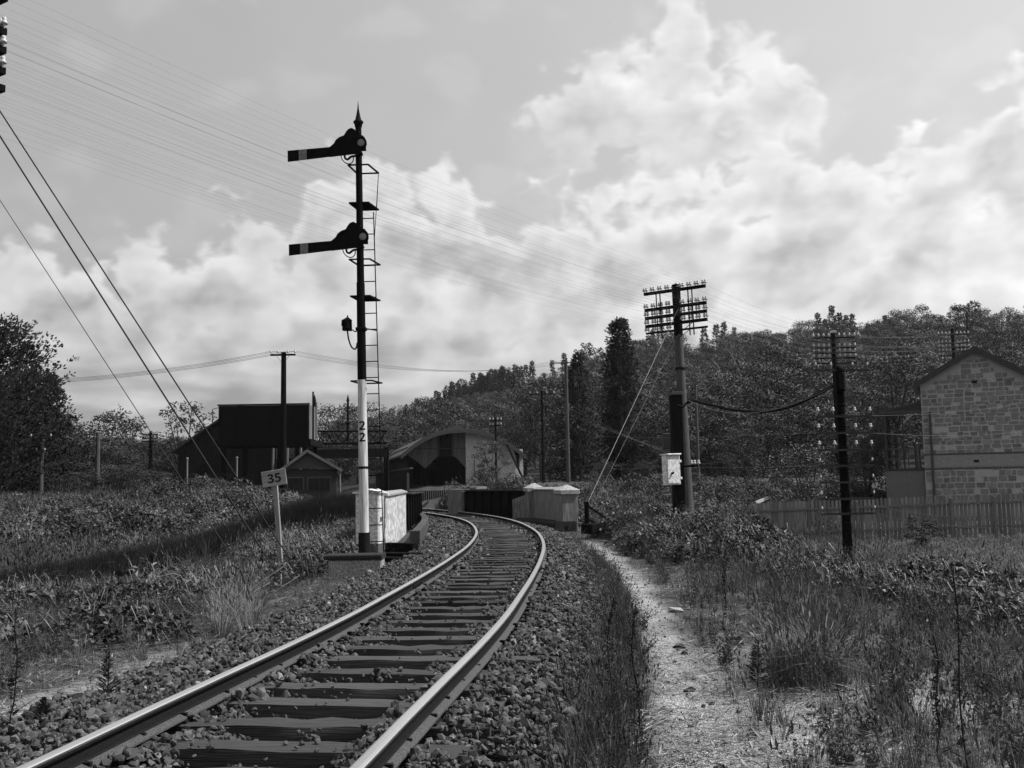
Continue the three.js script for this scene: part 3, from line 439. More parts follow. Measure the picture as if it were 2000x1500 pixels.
  st(395, 468, 1110, 15.6, 0.007, 'thin stay wire slanting down from the left edge to a ground rod', true);
  for (const [v, dx, r, l] of [[590, 0, 0.013, 'pale stay wire slanting from the five-armed pole to the concrete parapet'], [640, 0.25, 0.004, 'thin second stay wire slanting beside the pale stay']]) { const b = at(1147, 984, 38.5); b.x += dx; solo('stay_wire', join([rod(bB.clone().setY(bB.y + yB(v)), b, r, r, 6)]), M.stayPale, l, 'stay wire', 'stay wires'); }

  // dark post with the white box
  const dG = 33, bG = at(1327, 1008, dG), yG = (v) => at(1324, v, dG).y - bG.y; const G = pole({ name: 'cable_post', label: 'stout black cable post carrying a white terminal box', base: bG, h: yG(772), r0: 0.17, r1: 0.17, square: true, yaw: 0.1 });
  part(G.p, 'post_cap', join([box(0.36, 0.1, 0.36, 0, yG(772) + 0.052, 0, 0.1)]), M.timberGrey);
  part(G.p, 'crosspiece', join([bar(V(0.1, yG(912), 0), V(0.75, yG(909), -0.1), 0.07, 0.07)]), M.timberBlack); for (const x of [0.45, 0.55, 0.68]) { const q = part(G.p, 'insulator', insGeo, M.china); q.position.set(x, yG(908), -0.05); }
  const tb = thing('terminal_box', 'white terminal box with a dark knob fixed to the black cable post', 'box', at(1311, 918, dG - 0.3)); tb.rotation.y = 0.6; tb.rotation.z = 0.02;
  part(tb, 'case', join([box(0.6, 0.94, 0.22, 0, 0, 0, 0, 0.015)]), M.whiteBox); part(tb, 'lid', join([box(0.62, 0.05, 0.36, -0.02, 0.497, 0.02, 0, 0.012)]), M.whiteBox); part(tb, 'door', join([box(0.5, 0.84, 0.02, -0.01, 0, 0.122, 0, 0.005)]), M.whiteBox);
  for (const y of [-0.27, 0.27]) part(tb, 'hinge', join([box(0.1, 0.08, 0.06, 0.3, y, 0.1, 0, 0.01)]), M.whiteBox); part(tb, 'knob', join([rod(V(-0.1, -0.1, 0.14), V(-0.1, -0.1, 0.2), 0.04, 0.035, 10), bar(V(-0.1, -0.1, 0.19), V(-0.04, -0.06, 0.19), 0.02, 0.02)]), M.ironBlack);
  const tr = thing('transformer_box', 'small grey box on a slim post behind the white terminal box', 'box', at(1306, 862, 39)); part(tr, 'case', join([box(0.46, 0.6, 0.4, 0, 0, 0, 0, 0.02)]), mat(0.07, { map: T.grain })); part(tr, 'post', join([rod(V(0.12, -2.6, -0.1), V(0.12, -0.3, -0.1), 0.07, 0.07, 8)]), M.timberGrey); part(tr, 'insulator', insGeo, M.china).position.set(0.18, 0.32, 0);

  // foreground pole with many short crossarms
  const dF = 21, bF = at(1660, 1160, dF), yF = (v) => at(1650, v, dF).y - bF.y;
  const fp = pole({ name: 'signal_wire_pole', label: 'dark foreground pole with eight short crossarms before the paling fence', base: bF, h: yF(718), r0: 0.105, r1: 0.08, yaw: 0.12, armMat: mat(0.05, { map: T.grain }), arms: [[724, 4, 0], [814, 4, 1], [846, 4, 1], [879, 4, 1], [910, 2, 0], [942, 2, 0], [974, 2, 0], [1003, 1, 0]].map(([v, n, w]) => ({ y: yF(v), len: 1.16, n: Math.max(n, 2), pair: false, t: 0.042, is: w ? 0.62 : 0.4, china: w ? M.china : M.china })) });
  part(fp.p, 'terminal_head', join([box(0.2, 0.42, 0.2, -0.03, yF(745), 0.08, 0.1, 0.05), new THREE.SphereGeometry(0.12, 10, 6, 0, 6.3, 0, 1.6).translate(-0.03, yF(724), 0.08)]), M.ironBlack);
  for (let v = 790; v < 1100; v += 21) part(fp.p, 'cable_clip', join([new THREE.TorusGeometry(0.092, 0.016, 5, 10).rotateX(Math.PI / 2).translate(0, yF(v), 0)]), M.ironBlack);
  const ca = [at(1322, 792, 32.7), at(1333, 795, 32.7), at(1345, 784, 32.8), at(1380, 789, 31.5), at(1430, 800, 29.8), at(1490, 804, 27.6), at(1550, 792, 25), at(1600, 768, 22.8), at(1634, 750, 21.1)];
  solo('overhead_cable', tube(ca, 0.042, 60, 8), M.ironBlack, 'thick black sagging cable between the cable post and the foreground pole', 'cable');
  wire(at(1345, 782, 32.7), at(1634, 752, 21.2), 0.5, 0.008, M.wirePale, 'support_wire', 'thin pale wire running just above the thick sagging cable', 'wire');
  let fw = 0; for (const [u0, v0, u1, v1, d0, d1] of [[1700, 812, 2040, 778, 21, 30], [1690, 845, 2040, 838, 21, 30], [1700, 985, 2050, 1012, 21, 17], [1700, 1000, 2050, 1030, 21, 16], [1605, 845, 1150, 850, 21, 60], [1605, 880, 1180, 915, 21, 55], [1605, 910, 1200, 905, 21, 58]]) wire(at(u0, v0, d0), at(u1, v1, d1), 0.12, 0.003, M.wirePale, 'line_wire', `thin wire strung from the foreground pole to the ${fw < 4 ? 'right' : 'left'}, ${nth(fw < 4 ? fw++ : fw++ - 4)} from the top`, 'wire', 'wires of the foreground pole');

  // poles round the station
  const simple = (u, v0, v1, d, r, label, arms, m, yaw = 0) => { const b = V(at(u, v1, d).x, 0, -d); b.y = Math.min(land(b.x, b.z), at(u, v1, d).y); const y = (q) => at(u, q, d).y - b.y; return pole({ label, base: b, h: y(v0), r0: r, r1: r * 0.75, mat: m ?? M.timberBlack, yaw, group: 'poles round the station', arms: (arms ?? []).map(([v, len, n]) => ({ y: y(v), len, n, t: 0.09, is: 1, brace: 0.5 })) }); };
  const P1 = simple(553, 688, 985, 54, 0.18, 'dark pole with one crossarm and four insulators above the small hut', [[694, 1.32, 4]]);
  const P2 = simple(1111, 703, 960, 88, 0.17, 'grey pole with one crossarm right of the goods shed', [[709, 2, 4]], M.timberGrey);
  const P3 = simple(1062, 764, 950, 92, 0.15, 'thin black pole with one crossarm beside the goods shed', [[770, 2.2, 4]]);
  simple(1365, 752, 945, 70, 0.12, 'pale thin pole standing behind the tall grey telegraph pole', [], M.timberGrey);
  simple(1550, 785, 890, 95, 0.12, 'short pale pole among the trees below the hill', [], M.timberGrey);
  simple(969, 815, 905, 80, 0.1, 'slender pole with crossarms in front of the goods shed wall', [[822, 0.9, 4], [832, 0.9, 4]]);
  simple(17, 826, 985, 62, 0.15, 'pale pole at the left edge below the big pine', [], M.timberGrey); simple(79, 853, 985, 60, 0.14, 'pale pole with a small crossarm right of the big pine', [[856, 1.2, 2], [883, 0.5, 2]], M.timberGrey); simple(189, 845, 975, 64, 0.16, 'grey pole standing in front of the gum trees on the left', [], M.timberGrey);
  const P4 = simple(294, 842, 900, 78, 0.16, 'dark pole with three crossarms left of the engine shed', [[849, 1.2, 8], [856, 1.2, 8], [862, 1.2, 8]]);
  simple(1893, 606, 700, 240, 0.25, 'pole standing on the wooded ridge above the stone house', [[640, 3, 2]]);
  for (let j = 0; j < 4; j += 1) { wire(P1.pins[0][j], P2.pins[0][j], 1.0, 0.007, M.wire, 'power_wire', `thin wire from the hut pole to the goods shed pole, ${nth(j)} from left`, 'wire', 'wires from the hut pole'); wire(P1.pins[0][j], at(-60, 744 + j * 3, 60), 0.45, 0.009, M.wire, 'power_wire', `thin wire from the hut pole to the left edge, ${nth(j)} from left insulator`, 'wire', 'wires from the hut pole to the left'); wire(P3.pins[0][j], at(1310 + j * 8, 880 + j * 6, 42), 0.4, 0.004, M.wirePale, 'power_wire', `thin pale wire from the black shed pole to the cable post, ${nth(j)} from left`, 'wire', 'wires from the shed pole'); }
}

// ---------- buildings ----------
{ // arched goods shed
  const D = 85, s = thing('goods_shed', 'arched-roof goods shed with scalloped boarded front and a pale end wall', 'shed'), k = (u, v) => { const p = at(u, v, D); return [p.x, p.y]; }, z0 = -D, LEN = 26;
  const arc = [[781, 893], [792, 884], [806, 872], [826, 859], [848, 849], [873, 843], [905, 841], [935, 845], [960, 852], [985, 865], [1005, 878], [1026, 893]].map((p) => k(...p));
  const roofSkin = (off, z, len) => { const top = arc.map(([x, y]) => [x, y + off]), bot = [...arc].reverse().map(([x, y]) => [x, y + off - 0.16]); return extr([...top, ...bot], len).translate(0, 0, z); };
  part(s, 'roof', join([roofSkin(0.16, z0 - LEN, LEN + 1.1)]), M.roofIron);
  part(s, 'bargeboard', join([extr([...arc.map(([x, y]) => [x, y + 0.02]), ...[...arc].reverse().map(([x, y]) => [x, y - 0.22])], 0.08).translate(0, 0, z0 + 1.12)]), mat(0.1, { map: T.grain }));
  const vent = part(s, 'ridge_vent', join([extr([k(850, 846), k(897, 828), k(916, 837), k(906, 842)], LEN * 0.7).translate(0, 0, z0 - LEN * 0.75)]), mat(0.12, { map: T.grain }));
  // boarded front with two arched openings, board by board
  const under = (x) => pl(arc, x) - 0.05, edge = [[795, 885], [800, 893], [808, 897], [815, 902], [823, 909], [831, 916], [838, 908], [846, 900], [852, 893], [860, 891.5], [888, 891.5], [894, 897], [902, 906], [909, 914]].map((p) => k(...p)), bottom = (x) => pl(edge, x);
  const front = new THREE.Group(); front.name = 'front_boarding'; s.add(front); const R = rngOf(3), xa = k(797, 890)[0], xb = k(909, 890)[0], stain0 = k(858, 860)[0], stain1 = k(879, 860)[0], bw = 0.2;
  const tones = [0.15, 0.17, 0.19].map((a) => mat(a, { map: T.streak, rx: 1.1, ry: 0.3 })), soot = mat(0.018, { map: T.streak, rx: 1.1, ry: 0.3 }), sootEdge = mat(0.07, { map: T.streak });
  for (let x = xa; x < xb - 0.05; x += bw) { const x1 = Math.min(x + bw - 0.012, xb), m = stain0 < x + 0.1 && x < stain1 - 0.08 ? soot : Math.abs(x - stain0) < 0.22 || Math.abs(x - stain1) < 0.22 ? sootEdge : tones[Math.floor(R() * 3)]; part(front, 'board', join([extr([[x, bottom(x)], [x1, bottom(x1)], [x1, under(x1)], [x, under(x)]], 0.04).translate(0, 0, z0 - 0.02 + 0.008 * R())]), m); }
  part(s, 'transom', join([extr([k(800, 878), k(909, 877), k(909, 875.5), k(800, 876.5)], 0.05).translate(0, 0, z0 + 0.035)]), mat(0.08, { map: T.grain }));
  // pale rendered wall to the right, inner walls and platform
  const xr = k(1025, 900)[0], yb = 0.3; const wallPts = [[xb + 0.004, yb], [xr, yb], ...[...arc].reverse().filter(([x]) => x < xr && x > xb).map(([x, y]) => [x, y - 0.06]), [xb + 0.004, under(xb)]];
  part(s, 'end_wall', join([extr(wallPts, 0.3).translate(0, 0, z0 - 0.12)]), M.render).userData.label = 'pale rendered end wall of the shed';
  part(s, 'side_wall', join([cube(0.3, 5, LEN, xr - 0.17, 1.8, z0 - LEN / 2 - 0.15)]), M.render); part(s, 'inner_wall', join([cube(0.2, 5.2, LEN, xb + 0.2, 2.4, z0 - LEN / 2 - 0.2)]), M.boardDark);
  for (let i = 0; i < 6; i++) part(s, 'column', join([box(0.22, 4.4, 0.22, xa + 0.35, 2.4, z0 - 0.5 - i * 5)]), M.timberBlack); for (let i = 0; i < 5; i++) part(s, 'middle_column', join([box(0.16, 3.4, 0.16, k(831, 900)[0], 1.9, z0 - 0.3 - i * 5.5)]), M.timberBlack);
  part(s, 'platform', join([box(2.6, 0.9, LEN, xa + 2.4, 0.75, z0 - LEN / 2 - 0.4)]), mat(0.06, { map: T.rough })); part(s, 'platform_edge', join([box(2.7, 0.09, LEN, xa + 2.4, 1.247, z0 - LEN / 2 - 0.3)]), M.concreteCap);
  part(s, 'rear_wall', join([cube(xr - xa, 5.4, 0.15, (xa + xr) / 2, 2.3, z0 - LEN + 0.3)]), M.boardDark); part(s, 'added_left_wall', join([cube(0.12, 4.6, LEN - 1, xa + 0.1, 2.3, z0 - LEN / 2 - 0.6)]), M.boardDark);  // rear and left walls added to block light and keep the interior dark
  part(s, 'corner_post', join([box(0.07, 3.2, 0.07, k(925, 900)[0], 1.8, z0 + 0.4)]), M.timberGrey);
  { const th = 0.19, pv = V(k(905, 900)[0], 0, z0), r = pv.clone().applyAxisAngle(V(0, 1, 0), th); s.rotation.y = th; s.position.copy(pv.sub(r)); }
  solo('raking_strut', join([bar(at(990, 868, 84), at(1026, 944, 82), 0.12, 0.12)]), M.timberBlack, 'dark timber strut leaning against the pale end wall of the goods shed', 'strut');
  const fc = thing('platform_fence', 'dark close-boarded fence in front of the goods shed openings', 'fence'); for (let i = 0; i < 26; i++) { const p = at(797 + i * 4.2, 974, 74); part(fc, 'paling', join([box(0.12, 0.85, 0.03, p.x, 0.62, p.z + 0.02 * (i % 2), 0, 0.005)]), M.boardDark); }
  const hut = at(768, 950, 78), h = thing('lamp_hut', 'low dark weatherboard hut left of the goods shed', 'hut', V(hut.x, 0.2, hut.z)); for (let i = 0; i < 9; i++) part(h, 'weatherboard', join([box(2.3, 0.24, 0.05, 0, 0.15 + i * 0.235, 1.0, 0, 0.01).rotateX(0)]), M.boardDark); part(h, 'body', join([cube(2.25, 2.2, 1.95, 0, 1.1, 0)]), M.boardDark); part(h, 'roof', join([extr([[-1.4, 2.1], [1.4, 2.5], [1.4, 2.58], [-1.4, 2.18]], 2.3).translate(0, 0, -1.1)]), M.roofIron);
}
{ // engine shed with the water tank above
  const D = 64, s = thing('engine_shed', 'dark timber engine shed with low-pitched roof and open doors', 'shed'), z0 = -D, X = (u) => at(u, 880, D).x, Yv = (v, u = 450) => at(u, v, D).y, yb = -0.2;
  const xl = X(349), xr = X(540), peak = X(470);
  const out = [[xl, Yv(880, 349)], [peak, Yv(795, 470)], [xr, Yv(838, 540)]];
  for (let i = 0, x = xl; x < xr; x += 0.28, i++) { const x1 = Math.min(x + 0.27, xr); const door = (x > X(382) && x < X(447)); part(s, 'board', join([extr([[x, door ? Yv(908) : yb], [x1, door ? Yv(908) : yb], [x1, pl(out, x1)], [x, pl(out, x)]], 0.05).translate(0, 0, z0 + 0.012 * (i % 2))]), M.boardDark); }
  for (const [a, b] of [[0, 1], [1, 2]]) { const p = out[a], q = out[b]; part(s, 'roof', join([extr([[p[0] - (a ? 0 : 0.35), p[1] - (a ? 0 : 0.2)], [q[0], q[1]], [q[0], q[1] + 0.14], [p[0] - (a ? 0 : 0.35), p[1] - (a ? 0 : 0.2) + 0.14]], 16).translate(0, 0.01, z0 - 15.6)]), mat(0.06, { map: T.streak, rough: 0.6 })); }
  part(s, 'side_wall', join([cube(0.12, 4, 15, xl + 0.07, 1.6, z0 - 7.6)]), M.boardDark); part(s, 'rear_wall', join([cube(xr - xl, 4, 0.1, (xl + xr) / 2, 1.6, z0 - 15)]), M.boardDark);
  part(s, 'door_leaf', join([box(1.15, 3, 0.06, X(372), 1.4, z0 + 0.1)]), M.boardDark); part(s, 'door_leaf', join([box(1.0, 3, 0.06, X(462), 1.4, z0 + 0.12)]), M.boardDark);
  part(s, 'lean_to', join([cube(X(600) - xr, 3.6, 6, (X(600) + xr) / 2 + 0.1, 1.5, z0 - 3.4)]), M.boardDark);
  for (const u of [371, 467]) part(s, 'white_post', join([rod(V(X(u), 0, z0 + 0.5), V(X(u), Yv(897), z0 + 0.5), 0.055, 0.055, 8), new THREE.SphereGeometry(0.085, 8, 6).translate(X(u), Yv(895), z0 + 0.5)]), mat(0.3, { map: T.grain }));
  const Dt = 58, t = thing('water_tank', 'large black rectangular iron water tank raised over the engine shed', 'tank'), a = at(426, 793, Dt), b = at(601, 857, Dt), w = b.x - a.x, h = a.y - b.y;
  const ry = -0.02, tc = V((a.x + b.x) / 2, (a.y + b.y) / 2, -Dt - 2);
  for (let i = 0; i < 5; i++) for (let j = 0; j < 2; j++) part(t, 'panel', join([box(w / 5 - 0.02, h / 2 - 0.02, 0.08, (i - 2) * w / 5, (j - 0.5) * h / 2, 2, 0, 0.01)]), M.ironBlack);
  part(t, 'shell', join([box(w, h, 2.4, 0, 0, 0.75, 0, 0.02)]), M.ironBlack); part(t, 'rim', join([cube(w + 0.12, 0.08, 0.1, 0, h / 2 + 0.042, 2)]), M.ironBlack); part(t, 'side_plate', join([cube(0.03, h, 2.4, w / 2 + 0.02, 0, 0.75)]), mat(0.2, { map: T.streak, rx: 0.8, ry: 0.3 })).userData.label = 'pale streaked side plate of the tank';
  part(t, 'float_gauge', join([bar(V(-w / 2 - 0.35, h / 2 - 0.2, 2), V(-w / 2, h / 2 - 0.1, 2), 0.03, 0.03), bar(V(-w / 2 - 0.35, h / 2 - 0.2, 2), V(-w / 2 - 0.28, -h / 2, 2), 0.03, 0.03)]), M.ironBlack); t.position.copy(tc); t.rotation.y = -ry;
  part(t, 'bearer', join([box(w + 0.3, 0.35, 4.2, 0, -h / 2 - 0.18, 0)]), M.timberBlack); for (const [x, z] of [[0.9, 1.9], [1.9, 1.9], [w / 2 - 0.3, 1.9], [w / 2 - 0.3, -1.8], [-w / 2 + 0.3, 1.9], [-w / 2 + 1.5, 1.9]]) part(t, 'stand_leg', join([box(0.24, 3.6, 0.24, x, -h / 2 - 2.1, z)]), M.timberBlack);
  for (const x of [0.55, 1.35, 2.1]) part(t, 'pipe', join([rod(V(x, -h / 2 - 3.6, 2.2), V(x + 0.05, -h / 2 - 0.5, 2.2), 0.07, 0.07, 8)]), mat(0.22, { map: T.grain }));
  for (const [u, v0, v1, m] of [[611.5, 765, 860, M.ironBlack], [618, 785, 858, mat(0.25, { map: T.grain })]]) { const p = at(u, v0, 57), q = at(u, v1, 57); part(t, 'stand_pipe', join([rod(t.worldToLocal(q.clone()), t.worldToLocal(p.clone()), 0.05, 0.05, 8)]), m); }
}
{ // small gabled hut
  const D = 50, h = thing('gabled_hut', 'small gabled timber hut with paned windows before the water tank', 'hut'), k = (u, v) => { const p = at(u, v, D); return [p.x, p.y]; }, z0 = -D, L = k(556, 916), Pk = k(600, 882), Rr = k(661, 915), yb = 0.1;
  const mw = mat(0.06, { map: T.plank, rx: 0.5, ry: 2 });
  part(h, 'gable', join([extr([[L[0], L[1]], [Rr[0], Rr[1]], Pk], 0.06).translate(0, 0, z0)]), mat(0.12, { map: T.plank, rx: 0.5, ry: 2 })); part(h, 'wall', join([box(Rr[0] - L[0] - 0.2, L[1] - yb - 0.03, 3, (L[0] + Rr[0]) / 2, (L[1] + yb) / 2 - 0.02, z0 - 1.6)]), mw);
  for (const [p, q] of [[[k(548, 921)[0], k(548, 921)[1]], Pk], [Pk, k(668, 921)]]) { part(h, 'roof_slope', join([extr([p, q, [q[0], q[1] + 0.09], [p[0], p[1] + 0.09]], 3.6).translate(0, 0.02, z0 - 3.3)]), mat(0.03, { map: T.streak, rx: 1 })); part(h, 'bargeboard', join([bar(V(p[0], p[1] + 0.03, z0 + 0.34), V(q[0], q[1] + 0.03, z0 + 0.34), 0.05, 0.13)]), mat(0.2, { map: T.grain })); }
  for (const [u0, u1] of [[562, 593], [601, 645]]) { const a = k(u0, 933), b = k(u1, 956), wn = part(h, 'window', join([bar(V(a[0], a[1], z0 - 0.06), V(b[0], a[1], z0 - 0.06), 0.05, 0.06), bar(V(a[0], a[1], z0 - 0.06), V(a[0], b[1], z0 - 0.06), 0.05, 0.06), bar(V(b[0], a[1], z0 - 0.06), V(b[0], b[1], z0 - 0.06), 0.05, 0.06)]), mat(0.16, { map: T.grain })); const n = u0 < 600 ? 3 : 4; for (let i = 0; i < n; i++) { const w = (b[0] - a[0]) / n; part(wn, 'pane', join([cube(w - 0.05, a[1] - b[1], 0.02, a[0] + w * (i + 0.5), (a[1] + b[1]) / 2, z0 - 0.07)]), mat(0.02, { rough: 0.12 })); } }
  { const th = 0.19, pv = V(Pk[0], 0, z0), r = pv.clone().applyAxisAngle(V(0, 1, 0), th); h.rotation.y = th; h.position.copy(pv.sub(r)); }
  part(h, 'downpipe', join([rod(V(Rr[0] + 0.05, yb, z0 + 0.1), V(Rr[0] + 0.05, Rr[1], z0 + 0.1), 0.05, 0.05, 6)]), mat(0.25, { map: T.grain })); part(h, 'finial', join([bar(V(Pk[0] - 0.15, Pk[1] + 0.05, z0 + 0.3), V(Pk[0] + 0.12, Pk[1] + 0.3, z0 + 0.3), 0.03, 0.03), bar(V(Pk[0] + 0.15, Pk[1] + 0.05, z0 + 0.3), V(Pk[0] - 0.12, Pk[1] + 0.3, z0 + 0.3), 0.03, 0.03)]), M.timberBlack);
}
{ // signal gantry between tank and goods shed
  const D = 76, g = thing('signal_gantry', 'dark lattice signal gantry with two finialed masts beside the water tank', 'gantry'), k = (u, v) => at(u, v, D);
  for (const [v, w] of [[843, 0.13], [867, 0.14]]) part(g, 'chord', join([bar(k(604, v), k(756, v - 1), w, w)]), M.ironBlack);
  part(g, 'walkway', join([bar(k(604, 875), k(756, 872), 0.5, 0.1)]), M.roofIron); part(g, 'lower_beam', join([bar(k(618, 887), k(760, 884), 0.2, 0.65)]), mat(0.03, { map: T.grain }));
  for (let u = 618; u < 750; u += 17) { part(g, 'lattice_bar', join([bar(k(u, 843), k(u + 17, 867), 0.06, 0.06)]), M.ironBlack); part(g, 'lattice_bar', join([bar(k(u + 17, 843), k(u, 867), 0.06, 0.06)]), M.ironBlack); }
  for (const u of [614.5, 679.5]) { const a = k(u, 862), t = k(u, 783); part(g, 'mast', join([rod(a, t, 0.1, 0.08, 8), new THREE.ConeGeometry(0.13, 0.55, 8).translate(t.x, t.y + 0.25, t.z), new THREE.SphereGeometry(0.17, 8, 6).translate(t.x, k(u, 826).y, t.z)]), M.ironBlack); }
  for (const u of [752, 757]) { const p = k(u, 870); part(g, 'leg', join([rod(V(p.x, -0.2, p.z), p, 0.1, 0.1, 8)]), M.ironBlack); } const pl2 = k(606, 870); part(g, 'leg', join([rod(V(pl2.x, -0.2, pl2.z), pl2, 0.12, 0.12, 8)]), M.ironBlack);
}
{ // stone house
  const D = 50, h = thing('stone_house', 'two-storey random-stone house with a plain gable end and side veranda', 'house'), z0 = -D, k = (u, v) => { const p = at(u, v, D); return [p.x, p.y]; };
  const P = k(1893, 690), E = k(1797, 750), yb = -1.0, xl = E[0], xr = 2 * P[0] - E[0], top = (x) => P[1] - Math.abs(x - P[0]) * (P[1] - E[1]) / (P[0] - E[0]);
  const wall = part(h, 'gable_wall', join([extr([[xl, yb], [xr, yb], [xr, E[1]], P, E], 0.4).translate(0, 0, z0 - 0.4)]), M.mortar);
  const R = rngOf(77), tones = [0.3, 0.38, 0.43, 0.48, 0.53].map((a) => mat(a, { map: T.rough, rx: 1.5, bump: T.bumpf, bs: 0.02, brx: 3 }));
  const yv = at(1850, 978, D).y; let y = yv, row = 0;
  const band = [k(1850, 888)[1], k(1850, 914)[1]];
  const blocks = new Map();
  while (y < P[1] - 0.15) {
    const inBand = y > band[1] - 0.1 && y < band[0] - 0.05, rh = inBand ? band[0] - y : y < band[1] - 0.1 ? 0.29 : 0.15 + 0.14 * R(); let x = xl + 0.02;
    if (!inBand) while (x < xr - 0.06) {
      const w = Math.min(0.2 + 0.3 * R(), xr - x), hh = rh - 0.035 - 0.02 * R(), cx = x + w / 2, cy = y + rh / 2 + 0.05 * (R() - 0.5);
      if (Math.min(top(x), top(x + w)) - 0.1 > y + rh && !(R() < 0.1)) {
        const kw = Math.max(0.16, Math.round((w - 0.05) * 20) / 20), kh = Math.round(hh * 25) / 25, key = kw + '_' + kh; if (!blocks.has(key)) { const g = new THREE.BoxGeometry(kw, kh, 0.06, 2, 2, 1), p = g.attributes.position; for (let i = 0; i < p.count; i++) if (p.getZ(i) > 0) p.setXYZ(i, p.getX(i) * (0.9 + 0.05 * n2(i, kw * 9)), p.getY(i) * (0.88 + 0.08 * n2(i * 3, kh * 9)), 0.018 + 0.02 * n2(i * 1.7, kw * 5)); g.computeVertexNormals(); blocks.set(key, uvm(g)); }
        const m = part(wall, 'stone', blocks.get(key), tones[Math.floor(R() * R() * 2.2 + R() * 3) % 5]); m.position.set(cx, cy, z0 + 0.004); m.rotation.z = (R() - 0.5) * 0.04;
      }
      x += w;
    }
    y += rh; row++;
  }
  part(h, 'render_band', join([box(xr - xl - 0.02, band[0] - band[1] - 0.06, 0.04, P[0], (band[0] + band[1]) / 2, z0 + 0.012)]), mat(0.42, { map: T.rough })); part(h, 'string_course', join([box(xr - xl, 0.07, 0.07, P[0], band[0] + 0.02, z0 + 0.02)]), mat(0.12, { map: T.grain })); part(h, 'string_course', join([box(xr - xl, 0.05, 0.06, P[0], band[1] - 0.03, z0 + 0.02)]), mat(0.12, { map: T.grain }));
  for (const [u, v] of [[1894, 749], [1898, 901]]) { const q = k(u, v); part(h, 'vent', join([box(0.22, 0.12, 0.04, q[0], q[1], z0 + 0.03, 0, 0.005)]), mat(0.012, { map: T.grain })); }
  for (const s of [-1, 1]) { const e = [P[0] + s * (P[0] - xl + 0.28), top(xl) - 0.12]; const q = s < 0 ? [e, [P[0], P[1] + 0.05]] : [[P[0], P[1] + 0.05], e]; part(h, 'roof_slope', join([extr([q[0], q[1], [q[1][0], q[1][1] + 0.1], [q[0][0], q[0][1] + 0.1]], 9.4).translate(0, 0.06, z0 - 9.1)]), mat(0.3, { rough: 0.5, map: T.streak })); part(h, 'bargeboard', join([extr([[q[0][0], q[0][1] - 0.16], [q[1][0], q[1][1] - 0.16], [q[1][0], q[1][1] + 0.14], [q[0][0], q[0][1] + 0.14]], 0.06).translate(0, 0.02, z0 + 0.3)]), mat(0.075, { map: T.grain })); }
  part(h, 'side_wall', join([cube(0.4, E[1] - yb - 0.1, 8.4, xl + 0.22, (E[1] + yb) / 2 - 0.05, z0 - 4.65)]), M.mortar); part(h, 'side_wall', join([cube(0.4, E[1] - yb - 0.1, 8.4, xr - 0.22, (E[1] + yb) / 2 - 0.05, z0 - 4.65)]), M.mortar);
  part(h, 'downpipe', join([rod(V(xl + 0.36, yb, z0 + 0.08), V(xl + 0.36, k(1800, 805)[1], z0 + 0.08), 0.055, 0.055, 8)]), mat(0.09, { map: T.grain }));
  { const th = -0.38, pv = V(xl, 0, z0), r = pv.clone().applyAxisAngle(V(0, 1, 0), th); h.rotation.y = th; h.position.copy(pv.sub(r)); }
  const v = new THREE.Group(); v.name = 'veranda'; h.add(v); const vx = k(1728, 806)[0], yr = k(1760, 803)[1], ytop = k(1790, 772)[1], zf = z0 - 0.3, deck = k(1760, 919)[1];
  part(v, 'veranda_roof', join([extr([[vx - 0.15, yr], [xl - 0.005, yr + 0.42], [xl - 0.005, yr + 0.5], [vx - 0.15, yr + 0.08]], 7).translate(0, 0, z0 - 7.2), bar(V(vx - 0.1, yr - 0.02, z0 - 0.15), V(xl - 0.01, yr - 0.02, z0 - 0.15), 0.06, 0.12)]), mat(0.1, { map: T.streak })); part(v, 'gable_infill', join([extr([[vx, yr + 0.06], [xl - 0.01, yr + 0.06], [xl - 0.01, yr + 0.4]], 0.05).translate(0, 0, z0 - 0.28)]), mat(0.07, { map: T.grain }));
  for (const [x, z, r] of [[vx + 0.08, zf, 0.06], [vx + 0.08, zf - 3.4, 0.05], [vx + 0.08, zf - 6.6, 0.05], [lerp(vx, xl, 0.5), zf, 0.04]]) part(v, 'veranda_post', join([box(r * 2, yr - yb, r * 2, x, (yr + yb) / 2, z)]), mat(0.07, { map: T.grain })); const yt = k(1760, 876)[1], ym = k(1760, 896)[1];
  for (const yy of [yt, ym]) part(v, 'hand_rail', join([bar(V(vx + 0.08, yy, zf), V(xl, yy, zf), 0.05, 0.07)]), mat(0.11, { map: T.grain })); for (let i = 1; i < 5; i++) part(v, 'baluster', join([bar(V(lerp(vx, xl, i / 5), deck, zf - 0.02), V(lerp(vx, xl, i / 5), yt, zf - 0.02), 0.05, 0.03)]), mat(0.09, { map: T.grain })); part(v, 'veranda_base', join([box(xl - vx, deck - yb, 7, (xl + vx) / 2, (deck + yb) / 2, z0 - 3.7)]), mat(0.36, { map: T.rough, rx: 1.2, bump: T.bumpf, bs: 0.05 })); part(v, 'deck', join([box(xl - vx + 0.1, 0.08, 7.1, (xl + vx) / 2, deck + 0.045, z0 - 3.7)]), mat(0.08, { map: T.grain }));
}
